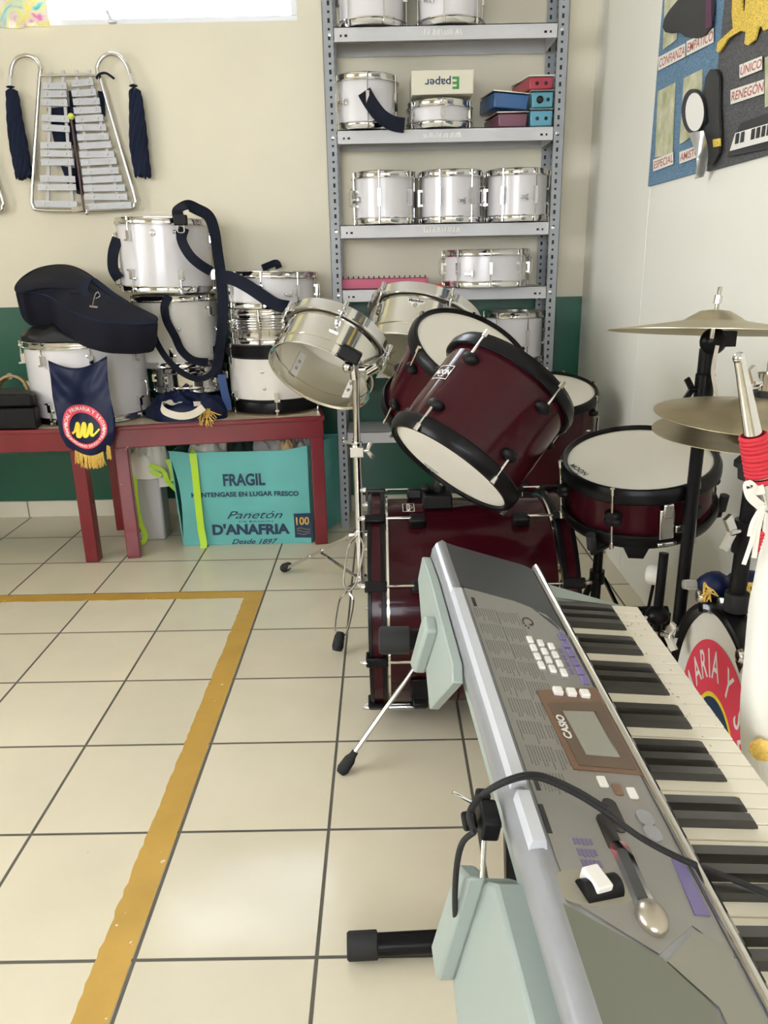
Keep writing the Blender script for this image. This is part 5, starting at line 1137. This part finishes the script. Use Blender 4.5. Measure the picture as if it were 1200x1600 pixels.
b = MB(inv); b.slab([(XB, BY + 0.004, 0.001), (XB + 0.115, BY + 0.32, 0.001), (XB + 0.125, BY + 0.32, Hc), (XB, BY + 0.026, Hc + 0.01)], (-0.005, 0, 0)); b.build('side_wall', m_card, cb)
b = MB(inv); b.slab([(XA, BY + 0.32, 0.001), (XB + 0.115, BY + 0.32, 0.001), (XB + 0.12, BY + 0.32, Hc), (XA, BY + 0.32, Hc)], (0, 0.005, 0)); b.box(((XA + XB) / 2, BY + 0.16, 0.004), (XB - XA - 0.01, 0.31, 0.006)); b.build('back_wall', m_card, cb)
def on_box(cx, cy, rot=0.0):
    c = at_y(cx, cy, BY); t0 = (c.x - XA) / (XB - XA)
    def f(x, y, z):
        X, Z = c.x + x * math.cos(rot) - y * math.sin(rot), c.z + x * math.sin(rot) + y * math.cos(rot)
        p = fwall((X - XA) / (XB - XA), max(0.0, Z)); return V((X, p.y - 0.0022 - z, Z))
    return f
PX = (BY - CAM.y) / FPX * 1.0
for txt, c, size, wd, shear, bold in (('FRAGIL', (381, 750), 0.074, 68, 0, 0.0025), ('MANTENGASE EN LUGAR FRESCO', (383, 772), 0.030, 175, 0, 0.001), ('Panetón', (396, 805), 0.052, 92, 0.45, 0.0), ('DE PASION', (400, 815), 0.012, 56, 0, 0.0), ("D'ANAFRIA", (391, 828), 0.064, 128, 0, 0.003), ('Desde 1897', (396, 846), 0.032, 77, 0.4, 0.0006)):
    b = MB(inv); b.text(txt, size, on_box(*c, rot=0.0), shear=shear, bold=bold, width=wd * PX * 1.0); b.build('printed_text', 'navy_print', cb, recalc=False)
f = on_box(474, 821); b = MB(inv); w_, h_ = 0.040, 0.058
b.grid([[f(-w_ + 2 * w_ * i / 6, -h_ + 2 * h_ * j / 6, 0.0002) for i in range(7)] for j in range(7)]); b.mi = 1; b.text('100', 0.052, lambda x, y, z: f(x - 0.006, y + 0.02, 0.0008), bold=0.001, width=0.058)
for k in range(3): b.grid([[f(-0.030 + 0.06 * i / 6, -0.016 - 0.012 * k + 0.004 * math.sin(i + k) + d, 0.0008) for i in range(7)] for d in (0, 0.0014)])
b.build('printed_label', ['navy_print', 'gold'], cb, recalc=False)
b = MB(inv); b.ribbon([at_y(301, 716, BY + 0.03), at_y(301, 708, BY - 0.008), at_y(305, 740, BY - 0.022), at_y(309, 780, BY - 0.020), at_y(314, 825, BY - 0.022), at_y(318, 848, BY - 0.030), at_y(317, 862, BY - 0.045), at_y(309, 867, BY - 0.06)], 0.030, 0.0012, (0.1, -1, 0.1)) ; o = b.build('lime_ribbon', 'lime'); 
o.matrix_world = Matrix.Translation(((XA + XB) / 2, BY, 0)); tag(o, 'lime green ribbon hanging down the front of the aqua box', 'ribbon')
m_gcloth = mat('grey_cloth', (0.42, 0.40, 0.39), 0.8, bump=0.3, bscale=200); m_dgreen = mat('dark_green_cloth', (0.008, 0.03, 0.022), 0.8)
heap('folded_shirt', 'crumpled white shirt at the left of the aqua box opening', 'clothes', (XA + 0.12, BY + 0.17, 0.36), 0.095, 0.13, 0.108, 'white_cloth', 11, 0.6, 3)
heap('folded_shirt', 'dark green garment in the middle of the aqua box opening', 'clothes', (XA + 0.28, BY + 0.16, 0.36), 0.075, 0.12, 0.10, m_dgreen, 12, 0.6, 3)
heap('folded_shirt', 'crumpled grey shirt in the aqua box, right of the dark green garment', 'clothes', (XA + 0.42, BY + 0.16, 0.36), 0.10, 0.12, 0.108, m_gcloth, 13, 0.6, 3.2)
heap('folded_shirt', 'pale grey shirt at the right end of the aqua box opening', 'clothes', (XA + 0.54, BY + 0.17, 0.36), 0.075, 0.11, 0.10, m_gcloth, 14, 0.6, 3)
heap('paper_ball', 'small brown crumpled paper at the front of the aqua box opening', 'paper', (XA + 0.49, BY + 0.032, 0.43), 0.03, 0.025, 0.035, 'wood_tan', 15, 0.6, 3)
# plastic tub and bundle of banners left of the box
tubx = at_y(236, 770, 2.36).x
b = MB(); b.slab([(tubx - 0.038, 2.26, 0.001), (tubx + 0.075, 2.26, 0.001), (tubx + 0.075, 2.375, 0.001), (tubx - 0.038, 2.375, 0.001)], (0, 0, 0.30)); tag(b.build('storage_tub', mat('grey_tub', (0.45, 0.44, 0.44), 0.5), bevel=0.01), 'pale grey plastic tub behind the legs, under the white bundle', 'tub')
bn = thing('cloth_bundle', 'bundle of white cloths with lime edging, left of the aqua box', 'cloth bundle', (tubx, 2.36, 0.30)); inv = Matrix.Translation((-tubx, -2.36, -0.30))
o = heap('cloth', '', '', (0.02, -0.04, 0.001), 0.095, 0.085, 0.150, 'white_cloth', 21, 0.75, 3.4, tagit=False, parent=bn)
o = heap('cloth', '', '', (0.06, -0.04, -0.045), 0.075, 0.06, 0.12, 'white_cloth', 23, 0.7, 3, tagit=False, parent=bn)
for pts in ([(216, 708, 2.27), (222, 722, 2.245), (238, 728, 2.235), (255, 736, 2.235), (262, 752, 2.235), (276, 766, 2.24)], [(212, 735, 2.25), (226, 730, 2.24), (240, 738, 2.235), (252, 744, 2.235)], [(262, 718, 2.235), (268, 735, 2.232), (270, 752, 2.232)]):
    MB(inv).ribbon([at_y(*p) for p in pts], 0.020, 0.0015, (0.2, -1, 0.4)).build('edging', 'lime', bn)
MB(inv).ribbon([at_y(x, y, Y) for x, y, Y in ((211, 735, 2.25), (211, 760, 2.235), (214, 790, 2.23), (219, 815, 2.22), (227, 836, 2.205), (224, 846, 2.19), (215, 850, 2.185))], 0.022, 0.0015, (0.1, -1, 0.2)).build('ribbon_tail', 'lime', bn)

# ============================================================ shelf odds and ends
eb = thing('paper_box', 'cream paper box with upside-down green and grey printing, on the shallow white drum', 'box', (0.398, 2.49, 1.838)); 
zb = 1.835 - 1.838
MB().box((0, 0, 0.0475), (0.250, 0.20, 0.088)).build('body', mat('cream_card', (0.68, 0.65, 0.53), 0.6, var=0.03, vscale=6), eb, bevel=0.003)
f = lambda x, y, z: V((-x, -0.1008, 0.046 - y))
b = MB(); b.text('paper', 0.042, lambda x, y, z: f(x + 0.018, y, z), width=0.105, bold=0.0006); b.build('printed_name', 'navy_print', eb, recalc=False)
b = MB(); b.text('E', 0.060, lambda x, y, z: f(x - 0.054, y, z), bold=0.002); b.build('printed_initial', mat('green_print', (0.05, 0.25, 0.05), 0.6), eb, recalc=False)
def metallophone(label, x0, x1, z0, z1, yf, yb, colr, skew=0.0, tilt=0.0, kind='two'):
    c = V(((x0 + x1) / 2, yf, z0)); T = Matrix.Translation(c) @ Matrix.Rotation(tilt, 4, 'Y'); r = thing('metallophone', label, 'metallophone', T, 'small coloured metallophones on the second shelf')
    w_ = (x1 - x0) / 2; h = z1 - z0 - 0.006; D_ = yb - yf
    dk = tuple(v * 0.9 for v in colr)
    b = MB(); A = [(-w_, 0, h), (w_, 0, h), (w_ * 0.94, 0, 0.0), (-w_ * 0.94, 0, 0.0)]; B2 = [(-w_ * 0.8 - skew, D_, h), (w_ * 0.8 - skew, D_, h), (w_ * 0.75 - skew, D_, 0.0), (-w_ * 0.75 - skew, D_, 0.0)]
    b.grid([A, B2], closed=True); b.face([b._v(p) for p in A]); b.face([b._v(p) for p in B2][::-1]); bmesh.ops.remove_doubles(b.bm, verts=b.bm.verts, dist=1e-5)
    b.build('resonator_box', mat('box_' + kind, colr, 0.3, coat=0.4), r, bevel=0.004)
    for k in range(8):
        t0, t1 = k / 8 + 0.008, (k + 1) / 8 - 0.012; x_ = lambda t, s: s * (w_ * (1.08 - 0.2 * t)) - skew * t
        MB().slab([(x_(t0, -1), D_ * t0 - 0.006, h + 0.003), (x_(t0, 1), D_ * t0 - 0.006, h + 0.003), (x_(t1, 1), D_ * t1 - 0.006, h + 0.003), (x_(t1, -1), D_ * t1 - 0.006, h + 0.003)], (0, 0, 0.004)).build('metal_bar', 'bright_steel' if kind != 'red' else 'head_coated', r)
    if kind != 'plain':
        for s_ in ((-0.018, 0.018) if kind != 'knob' else (0.022,)): MB().lathe([(0, 0.0012), (0.006, 0.001), (0.0075, 0)], 14, frame((s_, 0, h * 0.5), (0, -1, 0))).build('sound_hole', 'hole', r)
        if kind == 'knob': MB().sphere((-0.012, -0.004, h * 0.5), 0.014).build('mallet_head', 'rubber', r)
    return r
P = at_y
metallophone('plum red metallophone box, lower left of the little pile', 0.628, 0.748, 1.7195, 1.776, 2.41, 2.62, (0.13, 0.035, 0.07), 0.045, 0, 'plain')
metallophone('pale blue metallophone box with two holes, lower right of the pile', 0.758, 0.850, 1.7195, 1.784, 2.405, 2.62, (0.09, 0.29, 0.40), 0.03, 0, 'two')
metallophone('deep blue metallophone box tilted on top of the plum one', 0.606, 0.748, 1.789, 1.850, 2.415, 2.62, (0.006, 0.075, 0.22), 0.05, 0.10, 'plain')
metallophone('pale blue metallophone box with a round dark mallet head, middle right', 0.762, 0.850, 1.790, 1.852, 2.408, 2.62, (0.09, 0.29, 0.38), 0.03, 0, 'knob')
metallophone('red metallophone box with two holes, topmost of the pile', 0.752, 0.850, 1.858, 1.908, 2.42, 2.62, (0.34, 0.025, 0.05), 0.05, 0, 'red')
nb = thing('spiral_notebook', 'pink spiral notebook lying on the fourth shelf', 'notebook', (0.15, 2.42, 1.093))
MB().box((-0.002, 0.09, 0.021), (0.385, 0.175, 0.040)).build('cover', mat('pink_cover', (0.42, 0.07, 0.14), 0.5), nb, bevel=0.002)
MB().box((0, 0.09, 0.018), (0.379, 0.171, 0.026)).build('pages', 'white_print', nb)
b = MB()
for k in range(17): x = -0.18 + k * 0.0225; b.lathe([(0.0078 + 0.0014 * math.cos(q * PI / 3), 0.0014 * math.sin(q * PI / 3)) for q in range(6)], 14, frame((x, 0.035, 0.044), (1, 0.25, 0)), closed=True)
b.build('spiral', 'black_steel', nb)
tag(MB().slab([(0.345, 2.405, 1.0935), (0.405, 2.405, 1.0935), (0.395, 2.45, 1.0935), (0.345, 2.45, 1.0935)], (0, 0, 0.012)).build('eraser', mat('red_rubber', (0.6, 0.05, 0.03), 0.5), bevel=0.003), 'small flat red eraser by the foot of the shallow snare drum', 'eraser')

# ============================================================ marching glockenspiels on the wall
YG = 2.615
def glock(label, dx, tassels, group='lyre glockenspiels on the back wall'):
    G = lambda x, y, d=0.0: at_y(x, y, YG) + V((dx, -d, 0))
    o0 = G(110, 220); r = thing('glockenspiel', label, 'glockenspiel', Matrix.Translation(o0), group); inv = Matrix.Translation(-o0)
    b = MB(inv); b.sweep(spline([G(62, 117), G(56, 210), G(50, 305), G(52, 321), G(62, 328), G(130, 329), G(200, 326), G(210, 318), G(210, 304), G(186, 222), G(156, 118)], 6), 0.0085, 14); b.sweep([G(62, 118), G(156, 117)], 0.007, 12); b.build('frame', 'chrome', r)
    for pts in ([(62, 120), (63, 105), (54, 91), (40, 87), (26, 92), (19, 104), (17, 118)], [(154, 120), (152, 105), (160, 90), (174, 84), (188, 89), (198, 102), (203, 117)]):
        MB(inv).sweep(spline([G(*p) for p in pts], 6), 0.0088, 14).build('horn', 'chrome', r)
    for (x0, y0, x1, y1) in ((78, 112, 74, 324), (97, 109, 113, 322), (118, 109, 146, 322), (138, 109, 187, 322)):
        MB(inv).bar(G(x0, y0, -0.006), G(x1, y1, -0.006), 0.013, 0.008, (0, 1, 0)).build('rail', 'shelf_grey', r)
    lb = [(315, 490, 622), (307, 490, 680), (302, 495, 742), (310, 507, 856), (312, 510, 925), (300, 521, 1048), (300, 530, 1108), (305, 541, 1170), (300, 550, 1290), (280, 556, 1350), (260, 565, 1470)]
    rb = [(525, 680, 605), (525, 700, 678), (535, 725, 740), (540, 735, 802), (550, 752, 862), (555, 772, 926), (565, 790, 994), (578, 810, 1055), (580, 830, 1120), (588, 847, 1172), (598, 862, 1240), (605, 885, 1300), (610, 907, 1362), (615, 925, 1425), (630, 955, 1490)]
    random.seed(6)
    for xa, xb, yy in lb + rb:
        t = random.uniform(-5, 5); pa, pb = G(xa / 4.615, (yy + t) / 4.615, 0.010), G(xb / 4.615, (yy - t - (8 if xa > 500 else -4)) / 4.615, 0.010)
        b = MB(inv); b.bar(pa, pb, 0.026, 0.008, (0, 1, 0)); b.mi = 1
        for q in (0.22, 0.80): c = pa.lerp(pb, q); b.lathe([(0, 0.003), (0.004, 0.0026), (0.0048, 0)], 10, frame(c + V((0, -0.004, 0)), (0, -1, 0)))
        b.build('tone_bar', [M_bar, 'dull_steel'], r)
    b = MB(inv); f = lambda *p: G(*p, -0.020)
    b.slab([f(104, 140), f(114, 140), f(118, 240), f(129, 305), f(117, 302), f(112, 225)], (0, 0.003, 0)); b.slab([f(70, 168), f(108, 165), f(112, 226), f(82, 222)], (0, 0.003, 0)); b.slab([f(92, 258), f(116, 262), f(120, 296), f(104, 290)], (0, 0.003, 0)); b.slab([f(150, 140), f(160, 142), f(162, 180), f(154, 180)], (0, 0.003, 0))
    b.build('backing_cloth', 'navy_cloth', r)
    b = MB(inv); b.bar(G(114, 328, 0.012), G(140, 325, 0.012), 0.02, 0.012, (0, 1, 0)); b.sphere(G(137, 333, 0.01), 0.010); b.cyl(G(137, 325, 0.012), G(137, 333, 0.012), 0.005); b.build('clamp', 'chrome', r)
    MB(inv).ribbon([G(152, 124, 0.012), G(158, 118, 0.022), G(168, 116, 0.018), G(180, 124, 0.010)], 0.010, 0.002, (0.3, -1, 0.3)).build('tie', 'navy', r)
    for kind, pts in tassels.items():
        P0 = [G(*p, 0.004) for p in pts]
        b = MB(inv); b.sweep([P0[0], P0[1]], 0.009, 12); b.build('tassel_clip', M_clear, r)
        b = MB(inv); S = spline(P0[1:], 16); n = len(S); seg = 56; rows = []
        rad = [0.004, 0.014, 0.017, 0.012, 0.016, 0.021, 0.024]
        for i, p in enumerate(S):
            t = i / (n - 1); w0 = 0.004 + (0.014 * math.sin(t / 0.11 * PI) if t < 0.11 else 0.004 + 0.014 * min(1, (t - 0.11) / 0.06) + 0.016 * min(1, (t - 0.11) / 0.55) - 0.003 * max(0, t - 0.7) / 0.3)
            rows.append([p + V((w0 * (1 + 0.10 * math.sin(k * 9.7 + 0.4 * i)) * math.cos(2 * PI * k / seg), 0.55 * w0 * (1 + 0.16 * math.sin(k * 7.3 + 0.6 * i)) * math.sin(2 * PI * k / seg), (random.uniform(-0.016, 0.010) if i == n - 1 else 0))) for k in range(seg)])
        b.grid(rows, closed=True); b.face([b._v(q) for q in rows[-1]][::-1]); bmesh.ops.remove_doubles(b.bm, verts=b.bm.verts, dist=1e-5); b.build('tassel', 'navy_cloth', r, angle=25)
    return r, G
M_bar = mat('bar_metal', (0.42, 0.43, 0.46), 0.4, 0.4, var=0.04, vscale=30); M_clear = mat('clear_tape', (0.66, 0.65, 0.62), 0.3)
_, G = glock('lyre glockenspiel with two navy tassels hanging on the back wall', 0.0, {'l': [(17, 118), (16, 134), (20, 150), (24, 190), (32, 240), (38, 276)], 'r': [(203, 116), (208, 132), (212, 150), (215, 190), (218, 235), (224, 274)]})
glock('second lyre glockenspiel, only its lower right corner inside the left edge', -0.59, {})
ml = thing('mallet', 'thin mallet with a yellow-green ball tucked into the glockenspiel', 'mallet', Matrix.Translation(G(113, 184, 0.02))); inv = Matrix.Translation(-G(113, 184, 0.02))
MB(inv).sweep([G(114, 188, 0.018), G(134, 330, 0.018)], 0.005, 10).build('stick', mat('dark_stick', (0.10, 0.05, 0.05), 0.5), ml); MB(inv).sphere(G(113.5, 183, 0.018), 0.014).build('head', mat('yellow_ball', (0.62, 0.66, 0.10), 0.4), ml)

# ============================================================ glitter board on the right wall
def glitter(name, col, sc=420, amt=0.5):
    m = mat(name, col, 0.55); N, L = nodes_of(m); bs = N['Principled BSDF']; tc = N.new('ShaderNodeTexCoord'); vo = N.new('ShaderNodeTexVoronoi'); vo.inputs['Scale'].default_value = sc
    L.new(tc.outputs['Object'], vo.inputs['Vector']); mx = N.new('ShaderNodeMix'); mx.data_type = 'RGBA'; mx.inputs[6].default_value = (*[c * (1 - amt) for c in col], 1); mx.inputs[7].default_value = (*[min(1, c * (1 + amt) + 0.15 * amt) for c in col], 1)
    sp = N.new('ShaderNodeSeparateColor'); L.new(vo.outputs['Color'], sp.inputs[0]); L.new(sp.outputs[0], mx.inputs[0]); L.new(mx.outputs[2], bs.inputs['Base Color']); return m
m_pic = mat('picture_print', (0.66, 0.63, 0.48), 0.6, col2=(0.34, 0.36, 0.18), vscale=22)
m_foam = mat('black_foam', (0.028, 0.028, 0.030), 0.6)
bd_ = thing('notice_board', 'blue and black glitter notice board with paper cut-outs on the right wall', 'notice board', (WX, 1.1, 1.44)); inv = Matrix.Translation((-WX, -1.1, -1.44))
def cut(poly, lvl, name, m, parent=bd_, th=0.003):
    X = WX - 0.008 - 0.0035 * lvl; b = MB(inv); b.slab([at_x(x, y, X) for x, y in poly], (-th, 0, 0)); return b.build(name, m, parent)
ysplit = 1.285
b = MB(inv); b.box((WX - 0.004, (1.80 + ysplit) / 2, 1.83), (0.008, 1.80 - ysplit, 0.79)); b.build('blue_panel', glitter('blue_glitter', (0.07, 0.165, 0.27)), bd_)
b = MB(inv); b.box((WX - 0.0042, (ysplit + 0.2) / 2, 1.83), (0.0084, ysplit - 0.2, 0.80)); b.build('black_panel', glitter('black_glitter', (0.045, 0.045, 0.05), 300, 0.4), bd_)
for q in ([(1029, 143), (1056, 129), (1051, 241), (1025, 246)], [(1070, 122), (1098, 108), (1096, 205), (1063, 226)], [(1041, -30), (1066, -45), (1058, 62), (1037, 78)], [(1080, -40), (1110, -55), (1105, 20), (1078, 40)], [(1197, 90), (1215, 82), (1215, 160), (1197, 168)]): cut(q, 0.5, 'picture', m_pic)
for txt, p0, p1, hgt in (('CONFIANZA', (1029, 100), (1071, 78), 17), ('EMPÁTICO', (1073, 76), (1115, 55), 18), ('ESPECIAL', (1021, 259), (1052, 247), 15), ('AMISTOSO', (1062, 247), (1104, 231), 15), ('ÚNICO', (1156, 112), (1191, 98), 17), ('RENEGÓN', (1142, 152), (1194, 135), 18)):
    h2 = hgt * 0.62; o = cut([(p0[0], p0[1] + h2), (p1[0], p1[1] + h2), (p1[0], p1[1] - h2), (p0[0], p0[1] - h2)], 1.2, 'word_label', 'head_coated', th=0.001)
    X = WX - 0.008 - 0.0035 * 1.2 - 0.0014; a_, c_ = at_x(*p0, X), at_x(*p1, X); dx_ = (c_ - a_); wl = dx_.length; dx_.normalize(); up = V((-1, 0, 0)).cross(dx_); up = up if up.z > 0 else -up; mid_ = (a_ + c_) / 2
    hh = (at_x(*p0, X) - at_x(p0[0], p0[1] + hgt, X)).length
    b = MB(inv); b.text(txt, hh * 1.02, lambda x, y, z: mid_ + dx_ * x + up * (y - hh * 0.02), width=wl * 0.95, bold=0.0004); b.build('lettering', mat('brick_print', (0.42, 0.10, 0.08), 0.6), o, recalc=False)
m_yg = glitter('gold_glitter', (0.62, 0.43, 0.035), 520, 0.45)
cut([(1122, 80), (1124, 66), (1135, 56), (1148, 44), (1146, 20), (1148, -20), (1162, -22), (1162, 16), (1166, 18), (1170, -25), (1215, -40), (1215, 40), (1196, 48), (1192, 40), (1187, 44), (1182, 62), (1172, 71), (1166, 68), (1168, 50), (1160, 48), (1140, 60), (1134, 70), (1126, 82)], 1.6, 'gold_word', m_yg, th=0.005)
cut([(1038, 42), (1041, 28), (1050, 14), (1062, 0), (1075, -20), (1118, -40), (1116, 20), (1112, 45), (1104, 55), (1090, 60), (1074, 58), (1064, 50), (1052, 52), (1042, 50)], 2, 'note_cutout', m_foam, th=0.006)
cut([(1104, -30), (1113, -34), (1112, 42), (1104, 46)], 3.8, 'note_stripe', mat('plum_foam', (0.10, 0.03, 0.07), 0.6))
cut([(1102, 150), (1105, 122), (1113, 108), (1122, 108), (1127, 120), (1126, 165), (1128, 205), (1126, 240), (1116, 258), (1104, 258), (1098, 235), (1096, 205), (1112, 190), (1104, 170)], 2.0, 'note_cutout', m_foam, th=0.006)
el = lambda cx, cy, rx, ry, n=28, t=0.0: [(cx + rx * math.cos(2 * PI * k / n) * math.cos(t) - ry * math.sin(2 * PI * k / n) * math.sin(t), cy + rx * math.cos(2 * PI * k / n) * math.sin(t) + ry * math.sin(2 * PI * k / n) * math.cos(t)) for k in range(n)]
cut(el(1087, 174, 17, 35), 4.2, 'note_head', m_foam, th=0.01); cut(el(1086, 175, 14, 30), 7.2, 'white_disc', 'white_print', th=0.002)
cut([(1115, 218), (1126, 216), (1127, 228), (1116, 230)], 4, 'gold_dot', m_yg)
rows = []
for i in range(14):
    t = i / 13; cx = 1087 + 10 * math.sin(t * 2.6) ; yy = 206 + 72 * t; w_ = 12 * (1 - 0.45 * t)
    rows.append([at_x(cx + w_ * (j / 5 - 0.5) * 2, yy - 4 * (j / 5 - 0.5), WX - 0.045 - 0.02 * math.sin(t * 3 + j * 0.5)) for j in range(6)])
MB(inv).grid(rows, (0.001, 0, 0)).build('silver_paper', mat('silver_paper', (0.62, 0.62, 0.62), 0.3, 0.6), bd_, angle=70)
o = cut([(1139, 245), (1142, 232), (1160, 192), (1225, 168), (1225, 228)], 1.4, 'keyboard_cutout', m_foam, th=0.004)
cut([(1141, 236), (1150, 208), (1225, 186), (1225, 214)], 3.0, 'white_keys', 'white_print', o, 0.002)
for k in range(9):
    x = 1151 + k * 8.2
    if k % 7 == 2: continue
    cut([(x, 209.5 - (x - 1150) * 0.29), (x + 4.5, 208 - (x - 1150) * 0.29), (x + 2.5, 224 - (x - 1150) * 0.27), (x - 2.0, 225.5 - (x - 1150) * 0.27)], 3.9, 'black_key', m_foam, o, 0.002)
